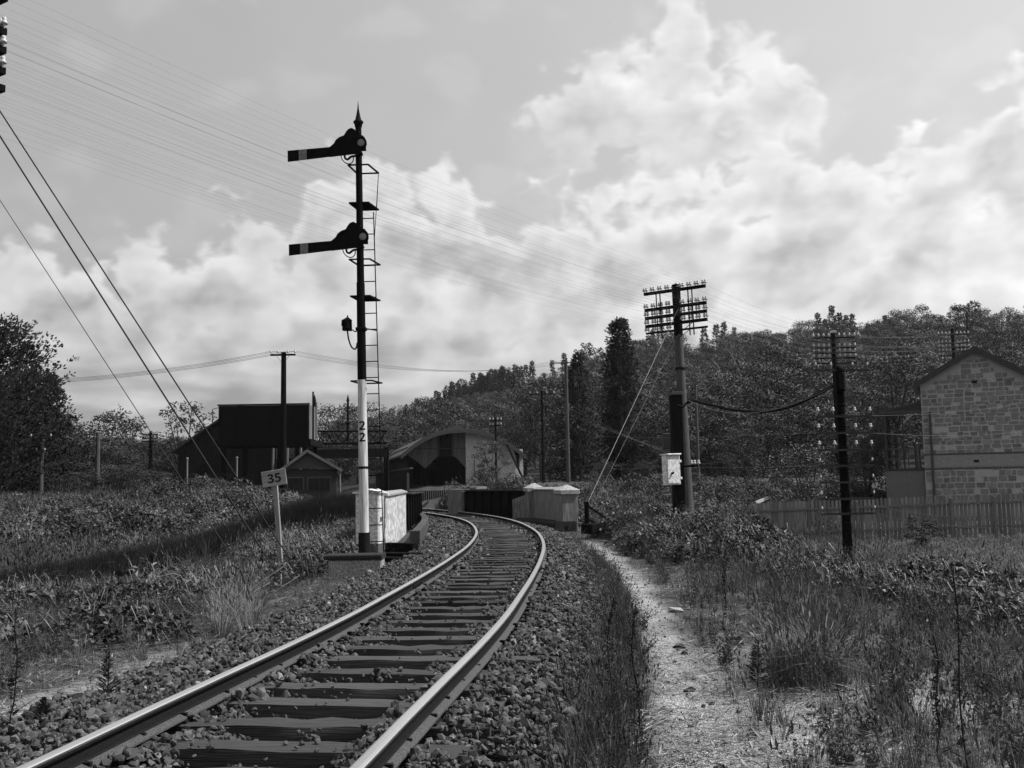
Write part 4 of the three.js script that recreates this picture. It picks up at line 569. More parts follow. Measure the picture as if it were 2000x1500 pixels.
{ // paling fences
  const R = rngOf(31), tones = [0.22, 0.28, 0.34].map((a) => mat(a, { map: T.streak, rx: 1.3, ry: 0.4 })), f = thing('paling_fence', 'dark weathered paling fence with narrow gaps before the stone house', 'fence');
  const A = at(1470, 985, 41), B = at(2060, 962, 39), N = 74, ya = at(1470, 982, 41).y, yz = at(2060, 960, 39).y, fall = (t) => lerp(at(1470, 1048, 41).y, at(2060, 1050, 39).y, t);
  const g = [1.62, 1.56, 1.5].map((h) => join([extr([[-0.068, -h], [0.068, -h], [0.068, -0.03], [0.02, 0], [-0.03, 0], [-0.068, -0.04]], 0.02)]));
  for (let i = 0; i < N; i++) { const t = i / (N - 1), p = A.clone().lerp(B, t), wide = i < 12 ? 0.004 : 0.03; p.y = lerp(ya, yz, t) + 0.05 * (R() - 0.5); const m = part(f, 'paling', g[Math.floor(R() * 3)], tones[Math.floor(R() * 3)]); m.position.copy(p); m.rotation.y = Math.atan2(-(B.z - A.z), B.x - A.x); m.rotation.z = (R() - 0.5) * 0.025; m.scale.x = (i < 14 ? 1.16 : 0.84) + 0.06 * (R() - 0.5); }
  for (const o of [-0.33, -1.22]) part(f, 'rail', join([bar(A.clone().setY(ya + o).add(V(0, 0, 0.07)), B.clone().setY(yz + o).add(V(0, 0, 0.07)), 0.05, 0.08)]), tones[0]); for (const t of [0.0, 0.35, 0.66, 0.8]) { const p = A.clone().lerp(B, t); part(f, 'fence_post', join([box(0.09, 1.55, 0.1, p.x, lerp(ya, yz, t) - 0.85, p.z + 0.16)]), tones[0]); }
  const f2 = thing('paling_fence', 'low pale paling fence running back from the corner of the dark fence', 'fence'), C = at(1476, 983, 41.5), E = at(1502, 962, 60), gp = join([box(0.09, 1.2, 0.02, 0, -0.6, 0, 0, 0.004)]); part(f2, 'top_rail', join([bar(C.clone().setY(ya - 0.02), at(1503, 971, 46), 0.06, 0.12)]), mat(0.5, { map: T.grain })); const G0 = at(1440, 990, 52), G1 = at(1504, 962, 62); for (let i = 0; i < 26; i++) { const m = part(f2, 'paling', gp, tones[2]); m.position.copy(G0.clone().lerp(G1, i / 25)); m.position.y += 0.02 * (R() - 0.5); }
}

// ---------- plants ----------
class Leaves {
  constructor() { this.P = []; this.C = []; this.N = []; }
  tri(a, b, c, s) { this.P.push(a.x, a.y, a.z, b.x, b.y, b.z, c.x, c.y, c.z); for (let i = 0; i < 3; i++) this.C.push(s, s, s); }
  // a triangle wound to face outwards from its clump, shaded as part of that rounded clump
  soft(a, b, c, s, out, k) { const f = b.clone().sub(a).cross(c.clone().sub(a)).normalize(); if (f.dot(out) < 0) { [b, c] = [c, b]; f.negate(); } this.tri(a, b, c, s); const n = f.multiplyScalar(1 - k).addScaledVector(out, k).normalize(); for (let i = 0; i < 3; i++) this.N.push(n.x, n.y, n.z); }
  // a folded diamond leaf at p, pointing along d, lying in the plane with normal n
  leaf(p, d, n, len, wid, s, out, k) { const w = d.clone().cross(n).normalize().multiplyScalar(wid / 2), t = p.clone().addScaledVector(d, len), m = p.clone().addScaledVector(d, len * 0.45), f = n.clone().multiplyScalar(wid * 0.18); const l = m.clone().add(w).add(f), r = m.clone().sub(w).add(f); if (out) { this.soft(p, l, t, s, out, k); this.soft(p, t, r, s, out, k); return; } this.tri(p, l, t, s); this.tri(p, t, r, s); }
  blade(p, d, lean, h, w, s) { const sd = V(-d.z, 0, d.x).multiplyScalar(w / 2), q1 = p.clone().addScaledVector(d, lean * 0.25 * h).add(V(0, h * 0.55, 0)), q2 = p.clone().addScaledVector(d, lean * h).add(V(0, h * (1 - 0.35 * lean * lean), 0)); const a = p.clone().sub(sd), b = p.clone().add(sd), c = q1.clone().sub(sd.clone().multiplyScalar(0.7)), e = q1.clone().add(sd.clone().multiplyScalar(0.7)); this.tri(a, b, e, s); this.tri(a, e, c, s); this.tri(c, e, q2, s); }
  geo() { const g = new THREE.BufferGeometry(); g.setAttribute('position', new THREE.Float32BufferAttribute(this.P, 3)); g.setAttribute('color', new THREE.Float32BufferAttribute(this.C, 3)); if (this.N.length === this.P.length) g.setAttribute('normal', new THREE.Float32BufferAttribute(this.N, 3)); else g.computeVertexNormals(); return g; }
}
const unit = (R) => { const z = 2 * R() - 1, a = R() * 6.2832, r = Math.sqrt(1 - z * z); return V(r * Math.cos(a), z, r * Math.sin(a)); };
const leafMat = (rough = 0.6, spec = 0.5) => mat(1, { vc: true, rough, spec, side: THREE.DoubleSide });
const LM = { bramble: leafMat(0.46, 0.6), grass: leafMat(0.75, 0.35), tree: leafMat(0.6, 0.4), pine: leafMat(0.8, 0.2) };
function brambleGeo(seed, n = 130) { const R = rngOf(seed), L = new Leaves(), ls = [0.75, 1, 1.2, 1.5][seed % 4]; n = Math.round(n / ls); for (let i = 0; i < n; i++) { const u = unit(R); u.y = Math.abs(u.y); const r = 0.72 + 0.28 * Math.sqrt(R()), p = V(u.x * 0.5 * r, u.y * 0.46 * r, u.z * 0.5 * r), d = unit(R).addScaledVector(u, 0.6).setY(-0.2 + 0.6 * R()).normalize(), nn = u.clone().addScaledVector(unit(R), 0.7).normalize(); const s = 0.05 + 0.085 * R() * R() + 0.02 * R(); for (let k = 0; k < 3; k++) L.leaf(p, d.clone().applyAxisAngle(nn, (k - 1) * 1.0).normalize(), nn, (0.055 + 0.035 * R()) * ls, 0.042 * ls, s); } for (let i = 0; i < 4; i++) { const a = R() * 6.28; let p = V(0, 0.05, 0); for (let k = 1; k < 5; k++) { const q = V(Math.cos(a) * 0.16 * k, 0.05 + 0.55 * Math.sin(k * 0.62), Math.sin(a) * 0.16 * k), sd = V(-Math.sin(a), 0, Math.cos(a)).multiplyScalar(0.006); L.tri(p.clone().sub(sd), p.clone().add(sd), q, 0.12); p = q; } } return L.geo(); }
function tuftGeo(seed, n, lean, wid, spread, tone, heads) { const R = rngOf(seed), L = new Leaves(); for (let i = 0; i < n; i++) { const a = R() * 6.2832, d = V(Math.cos(a), 0, Math.sin(a)), r = spread * Math.sqrt(R()), h = 0.45 + 0.55 * R(), s = tone * (0.65 + 0.7 * R()); L.blade(V(d.x * r, 0, d.z * r), d, lean * (0.3 + R()), h, wid * (0.6 + 0.7 * R()), s); if (heads && R() < heads) { const le = lean * 0.4, t = V(d.x * (r + le * h), h * 1.05, d.z * (r + le * h)); L.leaf(t, V(d.x * 0.2, 1, d.z * 0.2).normalize(), V(d.z, 0, -d.x), 0.16, 0.035, s * 0.9); L.leaf(t, V(d.x * 0.2, 1, d.z * 0.2).normalize(), d, 0.16, 0.035, s * 0.9); } } return L.geo(); }
function zone(group, geos, material, n, seed, pick) { const R = rngOf(seed), lists = geos.map(() => []); for (let i = 0; i < n; i++) { const r = pick(R); if (!r) continue; const y = r.y ?? land(r.x, r.z) - 0.02; lists[Math.floor(R() * geos.length)].push({ tx: (R() - 0.5) * 0.5, tz: (R() - 0.5) * 0.5, ...r, y }); } geos.forEach((g, i) => scatter(group, group.userData.category === 'bramble' ? 'bramble_clump' : 'grass_tuft', g, material, lists[i])); return lists.reduce((a, l) => a + l.length, 0); }
function strawGeo(seed) { const R = rngOf(seed), L = new Leaves(); for (let i = 0; i < 16; i++) { const a = R() * 6.28, d = V(Math.cos(a), 0.25 * (R() - 0.3), Math.sin(a)).normalize(), p = V((R() - 0.5) * 0.5, 0.015 + 0.03 * R(), (R() - 0.5) * 0.5); L.leaf(p, d, V(0, 1, 0), 0.1 + 0.22 * R(), 0.008 + 0.008 * R(), 0.12 + 0.3 * R() * R()); } return L.geo(); }
function herbGeo(seed) { const R = rngOf(seed), L = new Leaves(); for (let s = 0; s < 7; s++) { const a = R() * 6.28, ln = 0.15 + 0.5 * R(), h = 0.5 + 0.5 * R(); for (let k = 1; k < 12; k++) { const t = k / 11, p = V(Math.cos(a) * ln * t * t, h * t, Math.sin(a) * ln * t * t), q = V(Math.cos(a) * ln * (t - 0.09) ** 2, h * (t - 0.09), Math.sin(a) * ln * (t - 0.09) ** 2); L.tri(q, q.clone().add(V(0.008, 0, 0.004)), p, 0.06); for (let m = 0; m < 3; m++) L.leaf(p, unit(R).add(V(0, 0.5, 0)).normalize(), unit(R), 0.1 * (1.2 - t), 0.03, 0.05 + 0.06 * R()); } } return L.geo(); }
const straw = [31, 32, 33].map(strawGeo), herb = [34, 35, 36].map(herbGeo);
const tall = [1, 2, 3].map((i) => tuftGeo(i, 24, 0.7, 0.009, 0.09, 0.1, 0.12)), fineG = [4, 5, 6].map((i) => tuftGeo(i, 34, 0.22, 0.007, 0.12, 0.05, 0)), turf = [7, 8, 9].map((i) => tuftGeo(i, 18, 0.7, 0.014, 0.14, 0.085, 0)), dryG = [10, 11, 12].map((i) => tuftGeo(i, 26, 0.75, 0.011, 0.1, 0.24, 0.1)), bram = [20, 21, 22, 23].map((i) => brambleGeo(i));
const box2 = (R, x0, x1, d0, d1) => ({ x: lerp(x0, x1, R()), z: -lerp(d0, d1, R()) });
const nearBias = (R, d0, d1) => d0 * Math.pow(d1 / d0, R());
const stuff = (name, label, cat) => thing(name, label, cat, null, null, 'stuff');
let count = 0;
{ const g = stuff('painted_shade_grass', 'long strip of fine grass left of the track, its shade put into the colour', 'grass');
  count += zone(g, fineG, LM.grass, 8500, 51, (R) => { const d = nearBias(R, 11, 50), w = (R() + R() - 1) * 1.0; return { x: pl(bankX, d) + w, z: -d, s: lerp(0.5, 1.15, smoothstep(d, 17, 44)) * (0.8 + 0.4 * R()), sx: 1.3, c: 0.2 + 0.16 * R() }; }); }  // low tint paints the shade of the bank face into the grass
{ const g = stuff('left_verge_grass', 'wild grass and weeds on the verge left of the track', 'grass');
  count += zone(g, tall, LM.grass, 5200, 52, (R) => { const d = nearBias(R, 6, 40), lat = -lerp(3.0, 9.5, R()), k = n2(d * 0.35, lat * 0.5); const c = byDx(d); const x = c + lat; if (x < pl(bankX, d) + 0.4) return; if (lat > -4.3 && R() > 0.1 + 0.25 * k) return; if (lat > -5.5 && k < -0.1) return; return { x, z: -d, s: 0.16 + 0.26 * R() + 0.1 * k, c: 0.7 + 1.3 * R() * R() }; });
  count += zone(g, turf, LM.grass, 4600, 53, (R) => { const d = nearBias(R, 5.5, 30), lat = -lerp(2.75, 6.5, R()), x = byDx(d) + lat; if (R() < isPath(x, -d) * 0.97) return; return { x, z: -d, s: 0.1 + 0.16 * R(), c: 0.6 + 0.6 * R() }; }); 
  count += zone(g, fineG, LM.grass, 3600, 54, (R) => { const d = nearBias(R, 7.5, 26), lat = -lerp(4.0, 8.5, R()), x = byDx(d) + lat; if (n2(x * 0.6, d * 0.4) < -0.1) return; return { x, z: -d, s: 0.24 + 0.26 * R(), c: 0.9 + 1.4 * R() }; });
  count += zone(g, dryG, LM.grass, 700, 58, (R) => { const d = nearBias(R, 8, 30), lat = -lerp(3.3, 8, R()), x = byDx(d) + lat; if (n2(x * 0.7, d * 0.5 + 8) < 0.05) return; return { x, z: -d, s: 0.16 + 0.25 * R(), c: 0.35 + 0.5 * R() }; });
  count += zone(g, straw, LM.grass, 900, 59, (R) => { const d = nearBias(R, 5.5, 22), lat = -lerp(2.9, 7.5, R()), x = byDx(d) + lat; return { x, z: -d, s: 0.7 + 0.6 * R(), tx: 0, tz: 0, y: land(x, -d), c: 0.5 + 0.8 * R() }; });
  count += zone(g, herb, LM.grass, 420, 60, (R) => { const d = nearBias(R, 8, 28), lat = -lerp(3.8, 8.5, R()), x = byDx(d) + lat; if (x < pl(bankX, d) + 0.4 || n2(x * 0.8 + 3, d * 0.6) < 0.1) return; return { x, z: -d, s: 0.3 + 0.35 * R(), c: 0.45 + 0.6 * R() }; });
  count += zone(g, dryG, LM.grass, 150, 55, (R) => { const p = at(lerp(420, 500, R()), lerp(1100, 1200, R()), lerp(13, 18, R())); return { x: p.x, z: p.z, s: 0.35 + 0.4 * R(), c: 0.6 + 0.4 * R() }; }); }
{ const g = stuff('field_grass', 'pale long grass on the open ground at the far left', 'grass'); count += zone(g, tall, LM.grass, 6500, 56, (R) => { const d = lerp(18, 62, R()), x = lerp(-d * 0.56 - 2, -6, R()); if (x > pl(bankX, d) - 0.5) return; return { x, z: -d, s: 0.4 + 0.35 * R(), sx: 1.6, c: 0.5 + 0.6 * R() }; }); }
{ const g = stuff('left_bramble_thicket', 'bramble thicket of small glossy leaves behind the grass bank on the left', 'bramble');
  const blob = (cx, d, rx, rd, h, n, seed) => { count += zone(g, bram, LM.bramble, n, seed, (R) => { const a = R() * 6.28, r = Math.sqrt(R()), x = cx + Math.cos(a) * r * rx, z = -d + Math.sin(a) * r * rd, k = 0.72 + 0.42 * n2(x * 0.42, z * 0.42) + 0.3 * n2(x * 1.1, z * 1.1), top = h * Math.sqrt(1 - r * r * 0.9) * k; return { x, z, y: land(x, z) + top * (0.35 + 0.65 * R()) - 0.35, s: 0.75 + 0.5 * R(), c: (0.6 + 0.5 * R()) * (0.95 + 0.45 * n2(x * 0.35 + 7, z * 0.35)) }; }); };
  count += zone(g, tall, LM.grass, 1300, 160, (R) => { const d = lerp(20, 50, R()), x = lerp(-22, -5, R()); if (n2(x * 0.4, d * 0.4) < 0.05 || Math.abs(x - pl(bankX, d)) < 0.9) return; return { x, z: -d, s: 0.7 + 0.5 * R(), sx: 0.8, c: 0.6 + 0.9 * R() }; });
  blob(-12.5, 33, 4, 5.5, 1.15, 900, 61); blob(-11, 42, 3.5, 5, 1.2, 700, 62); blob(-17, 38, 4.5, 5, 0.9, 600, 63); blob(-15.5, 27, 2.4, 3.5, 0.8, 320, 64); blob(-24, 45, 8, 6, 0.8, 500, 65); blob(-13, 48, 6, 3.5, 1.3, 500, 66);
  blob(-5.6, 28, 1.7, 3.6, 0.75, 560, 67); blob(-5.0, 24.5, 1.4, 2, 0.65, 240, 68); blob(-5.6, 35, 1.1, 4, 0.7, 300, 69); blob(-5.6, 17.5, 1.0, 1.6, 0.55, 130, 70); blob(-5.1, 13.2, 0.6, 0.9, 0.4, 45, 170); blob(-6.8, 12.6, 0.9, 0.8, 0.5, 60, 171); blob(-7.4, 16.5, 0.9, 1.2, 0.5, 80, 172); blob(-4.9, 20.2, 0.5, 1, 0.4, 50, 173); }
{ const g = stuff('right_verge_grass', 'wild grass and weeds beside the trodden path right of the track', 'grass');
  count += zone(g, tall, LM.grass, 420, 71, (R) => { const d = nearBias(R, 5, 32), lat = 1.95 + 0.32 * (R() + R() - 1) + 0.12 * n2(d * 0.5, 3); return { x: byDx(d) + lat, z: -d, s: 0.2 + 0.3 * R(), c: 0.4 + 0.8 * R() }; });
  count += zone(g, fineG, LM.grass, 160, 72, (R) => { const d = nearBias(R, 5.5, 20), lat = 2.0 + 0.3 * (R() + R() - 1); return { x: byDx(d) + lat, z: -d, s: 0.35 + 0.25 * R(), c: 0.7 + 0.5 * R() }; });
  count += zone(g, tall, LM.grass, 9000, 73, (R) => { const d = nearBias(R, 5, 34), lat = lerp(2.9, 10, R()), x = byDx(d) + lat, k = n2(x * 0.9, d * 0.7) + 0.4 * n2(x * 2.3, d * 2); if (lat < 4.2 && R() > 0.15 + 0.6 * k) return; if (k < 0.0 && R() < 0.85) return; if (d < 9 && lat < 5 && (k < 0.2 || R() < 0.4)) return; return { x, z: -d, s: 0.16 + 0.3 * R() + 0.12 * k, c: 0.5 + 1.1 * R() * R() }; });
  count += zone(g, turf, LM.grass, 5200, 74, (R) => { const d = nearBias(R, 4.6, 34), lat = lerp(2.1, 8.5, R()), x = byDx(d) + lat; if (R() < isPath(x, -d) * 0.97) return; return { x, z: -d, s: 0.06 + 0.15 * R(), c: 0.6 + 1.3 * R() }; });
  count += zone(g, dryG, LM.grass, 1700, 75, (R) => { const d = nearBias(R, 6, 24), lat = lerp(3.6, 8, R()), x = byDx(d) + lat; if (n2(x * 0.5, d * 0.5) < 0.1) return; return { x, z: -d, s: 0.2 + 0.28 * R(), c: 0.3 + 0.5 * R() }; });
  count += zone(g, herb, LM.grass, 110, 80, (R) => { const d = nearBias(R, 5.5, 24), lat = 1.95 + 0.4 * (R() + R() - 1); return { x: byDx(d) + lat, z: -d, s: 0.25 + 0.3 * R(), c: 0.5 + 0.7 * R() }; });
  count += zone(g, straw, LM.grass, 1700, 78, (R) => { const d = nearBias(R, 4.6, 22), lat = lerp(2.1, 8.5, R()), x = byDx(d) + lat; if (R() < 0.75 * isPath(x, -d) * (d > 9 ? 1 : 0.4)) return; return { x, z: -d, s: 0.7 + 0.6 * R(), tx: 0, tz: 0, y: land(x, -d), c: 0.5 + 0.8 * R() }; });
  count += zone(g, herb, LM.grass, 520, 79, (R) => { const d = nearBias(R, 6, 26), lat = lerp(3.0, 9, R()), x = byDx(d) + lat; if (n2(x * 0.8 + 3, d * 0.6) < 0.1) return; return { x, z: -d, s: 0.3 + 0.35 * R(), c: 0.6 + 0.7 * R() }; });
  count += zone(g, dryG, LM.grass, 60, 76, (R) => { const p = at(1590, 1400, 9.3); return { x: p.x + 0.35 * (R() + R() - 1), z: p.z + 0.4 * (R() + R() - 1), s: 0.5 + 0.35 * R(), c: 0.5 + 0.4 * R() }; }); }
{ const g = stuff('yard_grass', 'short pale dry grass in front of the dark paling fence', 'grass'); count += zone(g, dryG, LM.grass, 5200, 77, (R) => { const d = lerp(21, 49, R()), x = lerp(0.22 * d + 1, 0.58 * d, R()); if (x < 6) return; return { x, z: -d, s: 0.2 + 0.22 * R(), sx: 1.7, c: 0.45 + 0.5 * R() }; }); }
{ const g = stuff('right_bramble_thicket', 'bramble thicket of small glossy leaves right of the path', 'bramble');
  const blob = (cx, d, rx, rd, h, n, seed) => { count += zone(g, bram, LM.bramble, n, seed, (R) => { const a = R() * 6.28, r = Math.sqrt(R()), x = cx + Math.cos(a) * r * rx, z = -d + Math.sin(a) * r * rd, k = 0.72 + 0.42 * n2(x * 0.42, z * 0.42) + 0.3 * n2(x * 1.1, z * 1.1), top = h * Math.sqrt(1 - r * r * 0.9) * k; return { x, z, y: land(x, z) + top * (0.35 + 0.65 * R()) - 0.35, s: 0.7 + 0.5 * R(), c: (0.6 + 0.5 * R()) * (0.95 + 0.45 * n2(x * 0.35 + 7, z * 0.35)) }; }); };
  count += zone(g, tall, LM.grass, 1100, 161, (R) => { const d = lerp(12, 58, R()), x = lerp(3.6, 12, R()); if (n2(x * 0.4, d * 0.4 + 5) < 0.05) return; if (lateral(x, -d) < 3.4) return; return { x, z: -d, s: 0.6 + 0.5 * R(), sx: 0.8, c: 0.6 + 1.0 * R() }; });
  blob(4.6, 26, 1.5, 4.5, 1.0, 620, 81); blob(6.1, 29, 1.8, 3.6, 0.95, 560, 82); blob(5.2, 35, 2.4, 3, 1.0, 420, 83); blob(7.6, 34, 1.6, 2.6, 0.85, 300, 84); blob(7.4, 16.2, 1.9, 2.0, 0.7, 480, 85); blob(5.6, 19.5, 1.1, 2.2, 0.4, 200, 86); blob(8.6, 14.5, 1.6, 2.4, 0.9, 420, 87); blob(6.6, 13, 0.9, 1.5, 0.5, 150, 88); blob(9.5, 19, 1.6, 2, 0.8, 240, 89); blob(4.0, 30, 0.9, 3, 0.75, 220, 90);
  blob(-1.3, 56, 2.6, 2.5, 2.5, 620, 91); blob(6, 50, 5, 6, 1.0, 700, 92); blob(11, 47, 4, 4, 0.9, 420, 93); blob(3.6, 44, 2, 3, 0.9, 260, 94); blob(9, 60, 9, 6, 1.3, 700, 95); blob(16, 55, 5, 5, 1.2, 400, 96); }
function byDx(d) { return pl(byD, d); }
console.log('tufts and clumps', count);

// weeds that stand alone
{ const stemM = mat(0.02, { rough: 0.9, spec: 0.2 }), headM = leafMat(0.9, 0.2);
  const dock = (p, h, seed, label, name = 'dock_weed') => { const R = rngOf(seed), t = thing(name, label, 'weed', p, 'tall weed stalks'); const pts = []; for (let i = 0; i <= 6; i++) pts.push(V(0.04 * n2(i * 0.5, seed), h * i / 6, 0.04 * n2(i * 0.5, seed + 9))); part(t, 'stalk', join([tube(pts, 0.0055, 20, 5)]), stemM); const L = new Leaves(); for (let i = 0; i < 190; i++) { const y = h * (0.25 + 0.75 * R()), s = 0.022 * (1.25 - y / h * 0.6) * (0.6 + 0.4 * Math.sin(y * 40)), u = unit(R); L.leaf(V(u.x * s, y, u.z * s).add(V(0.04 * n2(y / h * 3, seed), 0, 0.04 * n2(y / h * 3, seed + 9))), u, unit(R), 0.022, 0.018, 0.025 + 0.02 * R()); } part(t, 'seed_head', L.geo(), headM); const B = new Leaves(); for (let i = 0; i < 9; i++) { const a = R() * 6.28, d = V(Math.cos(a), 0.5, Math.sin(a)).normalize(); B.leaf(V(0, h * 0.25 * R(), 0), d, V(-d.x, 1, -d.z).normalize(), 0.12 + 0.1 * R(), 0.035, 0.06); } part(t, 'leaf', B.geo(), LM.grass); };
  const g = (u, v, d) => { const p = at(u, v, d); p.y = land(p.x, p.z) - 0.03; return p; };
  dock(g(1196, 1390, 7.7), 0.95, 1, 'tall dark seeding weed at the ballast edge, leftmost of those by the path'); dock(g(1247, 1460, 6.7), 1.05, 2, 'tall dark seeding weed just left of the path foot'); dock(g(1405, 1500, 4.3), 0.72, 3, 'near weed stalk rising from the lower edge on the path'); dock(g(1885, 1480, 6.0), 1.35, 4, 'tallest dark weed stalk at the right edge of the slope'); dock(g(1835, 1450, 6.6), 0.85, 5, 'bent dark weed stalk left of the tallest one on the right'); dock(g(1418, 1230, 12.5), 0.9, 6, 'dark weed beside the far part of the path'); dock(g(25, 1400, 7.6), 0.95, 7, 'tall dark weed at the left edge beside the sandy strip');
  const fern = (p, h, seed, label) => { const R = rngOf(seed), t = thing('feathery_weed', label, 'weed', p, 'feathery weeds'); part(t, 'stalk', join([tube([V(0, 0, 0), V(0.01, h / 2, 0), V(0.02, h, 0.01)], 0.005, 8, 5)]), stemM); const L = new Leaves(); for (let i = 0; i < 240; i++) { const y = Math.pow(R(), 0.8), a = R() * 6.28, r = (1 - y) * 0.16 + 0.02; L.leaf(V(0, y * h, 0), V(Math.cos(a), 0.35 + 0.5 * R(), Math.sin(a)).normalize(), unit(R), r * (0.6 + 0.6 * R()), 0.012, 0.035 + 0.03 * R()); } part(t, 'foliage', L.geo(), LM.grass); };
  fern(g(208, 1375, 8.4), 0.5, 11, 'small feathery weed at the left ballast edge'); fern(g(85, 1395, 8.0), 0.25, 12, 'low spreading weed beside the sandy strip on the left'); fern(g(735, 1295, 8.6), 0.28, 13, 'little weed growing between the sleepers near the left rail'); fern(g(880, 1175, 13.5), 0.3, 14, 'little weed growing between the rails farther up the line'); fern(g(570, 1440, 6.2), 0.2, 15, 'pale little weed growing between the nearest sleepers'); fern(g(1480, 1330, 9.5), 0.4, 16, 'feathery weed on the slope right of the path');
  // bare fallen twigs by the stay anchor and stones on the path
  const R = rngOf(9); for (let i = 0; i < 7; i++) { const p = at(lerp(360, 520, R()), lerp(1120, 1190, R()), lerp(14, 17, R())); p.y = land(p.x, p.z); const a = R() * 6.28, l = 0.5 + 0.5 * R(); solo('dry_branch', join([tube([p.clone(), p.clone().add(V(Math.cos(a) * l * 0.4, 0.3 + 0.3 * R(), 0.1)), p.clone().add(V(Math.cos(a) * l, 0.45 + 0.35 * R(), 0.2 * R()))], 0.009, 8, 5)]), mat(0.35, { map: T.grain }), 'bare pale twig sticking out of the grass near the stay anchor', 'branch', 'bare twigs near the stay anchor'); }
  const rk = [[1327, 1245, 11.5, 0.075, 'dark squarish stone lying on the path'], [1337, 1262, 11.1, 0.05, 'small dark stone just below the square one on the path'], [1440, 1240, 11.6, 0.09, 'rounded dark stone in the grass right of the path'], [1318, 1176, 14.6, 0.14, 'flat pale slab on the far part of the path'], [1345, 1338, 9.2, 0.07, 'dark flat stone lying across the near path'], [1505, 1330, 9.4, 0.08, 'dark stone at the foot of the grassy slope'], [1365, 1310, 9.7, 0.09, 'flat pale stone in the middle of the path'], [1470, 1420, 7.6, 0.06, 'small brown-grey stone on the bare soil']];
  rk.forEach(([u, v, d, s, l], i) => { const p = at(u, v, d); p.y = land(p.x, p.z) + s * 0.15; const m = solo('path_stone', stoneGeo(90 + i, l.includes('flat') ? 0.35 : 0.75), mat(l.includes('pale') ? 0.5 : 0.05, { map: T.grain, rough: 0.95 }), l, 'stone', 'stones on the path', null, p); m.scale.setScalar(s); m.rotation.y = i; });
}

// ---------- trees ----------
function gumGeo(seed, o = {}) {     // about ten metres tall when scaled by one
  const R = rngOf(seed), L = new Leaves(), clumps = [], H = o.h ?? 10, wide = o.wide ?? 3.4, n = o.n ?? 13, base = o.base ?? 0.35, limbs = [];
  for (let i = 0; i < n; i++) { const t = i / (n - 1), y = H * lerp(base, 0.93, Math.pow(t, 0.8)), a = i * 2.4 + R(), r = wide * (0.25 + 0.75 * R()) * Math.sqrt(Math.max(0.06, 1 - Math.pow((y / H - 0.55) / 0.5, 2))); const c = V(Math.cos(a) * r, y, Math.sin(a) * r); clumps.push([c, (o.cr ?? 1.25) * (0.7 + 0.6 * R())]); limbs.push(c); }
  for (const [c, r] of clumps) { const k = o.leaves ?? 85; for (let i = 0; i < k; i++) { const u = unit(R), q = Math.pow(R(), 0.4), p = V(c.x + u.x * r * q, c.y + u.y * r * 0.62 * q, c.z + u.z * r * q), d = V(u.x * 0.6, -0.5 + 0.7 * R(), u.z * 0.6).addScaledVector(unit(R), 0.5).normalize(); const ls = o.leaf ?? 0.55; L.leaf(p, d, unit(R).addScaledVector(u, 0.9).normalize(), ls * (0.6 + 0.7 * R()), ls * 0.42, (o.tone ?? 0.055) * (0.75 + 0.5 * R()), u, o.soft ?? 0.7); } }
  const T0 = V(0, -0.6, 0), T1 = V(0.3 * (R() - 0.5), H * base, 0.3 * (R() - 0.5)), tr = [rod(T0, T1, H * 0.022, H * 0.016, 7)]; for (let i = 0; i < limbs.length; i += 2) { const m = T1.clone().lerp(limbs[i], 0.5).add(V(0, 0.25, 0)); tr.push(rod(T1, m, H * 0.012, H * 0.008, 5), rod(m, limbs[i], H * 0.008, H * 0.003, 5)); }
  return { crown: L.geo(), trunk: join(tr) };
}
function pineGeo(seed, o = {}) {     // conifer ten metres tall
  const R = rngOf(seed), L = new Leaves(), H = 10, wide = o.wide ?? 1.9, lift = o.lift ?? 0.15, dens = o.dens ?? 1, tr = [rod(V(0, -0.6, 0), V(0, H * 0.97, 0), 0.2, 0.03, 7)];
  for (let y = H * (o.base ?? 0.1); y < H * 0.985;) {
    const t = y / H, prof = o.round ? Math.sqrt(Math.max(0, 1 - Math.pow((t - 0.35) / 0.66, 2))) : Math.pow(1 - t, 0.75), r = wide * Math.max(0.07, prof) * (0.8 + 0.35 * R()), nb = Math.max(4, Math.round(7 * dens));
    for (let i = 0; i < nb; i++) { const a = R() * 6.2832, len = r * (0.72 + 0.4 * R()), dir = V(Math.cos(a), 0, Math.sin(a)), segs = Math.max(2, Math.round(len / (o.sp ?? 0.42))); for (let s = 1; s <= segs; s++) { const f = s / segs, p = dir.clone().multiplyScalar(len * f).setY(y + len * (lift * f * f - (o.droop ?? 0.08) * f) + 0.12 * (R() - 0.5)); const kk = o.k ?? 4; for (let k = 0; k < kk; k++) { const u = unit(R), d = dir.clone().multiplyScalar(0.8).add(V(0, 0.25 + lift, 0)).addScaledVector(u, 0.75).normalize(); L.leaf(p.clone().addScaledVector(u, 0.12), d, unit(R), (o.leaf ?? 0.5) * (0.6 + 0.6 * R()) * (0.7 + 0.5 * (1 - f)), (o.leaf ?? 0.5) * 0.3, (o.tone ?? 0.03) * (0.7 + 0.6 * R()), u.clone().multiplyScalar(0.5).addScaledVector(dir, 0.8).add(V(0, 0.35, 0)).normalize(), 0.6); } } }
    y += (o.step ?? 0.42) * (0.75 + 0.5 * R());
  }
  return { crown: L.geo(), trunk: join(tr) };
}
const protoOf = (g, leafM, barkM) => { const o = new THREE.Group(); const a = new THREE.Mesh(g.trunk, barkM); a.name = 'trunk'; const b = new THREE.Mesh(g.crown, leafM); b.name = 'crown'; o.add(a, b); return o; };
function plant(proto, name, label, p, s, turn, group, sy = 1) { const o = proto.clone(); o.name = numbered(name); o.position.copy(p); o.scale.set(s, s * sy, s); o.rotation.y = turn; scene.add(o); return tag(o, label, 'tree', group); }
const G = (u, d, y) => { const x = at(u, 940, d).x; return V(x, y ?? land(x, -d), -d); };
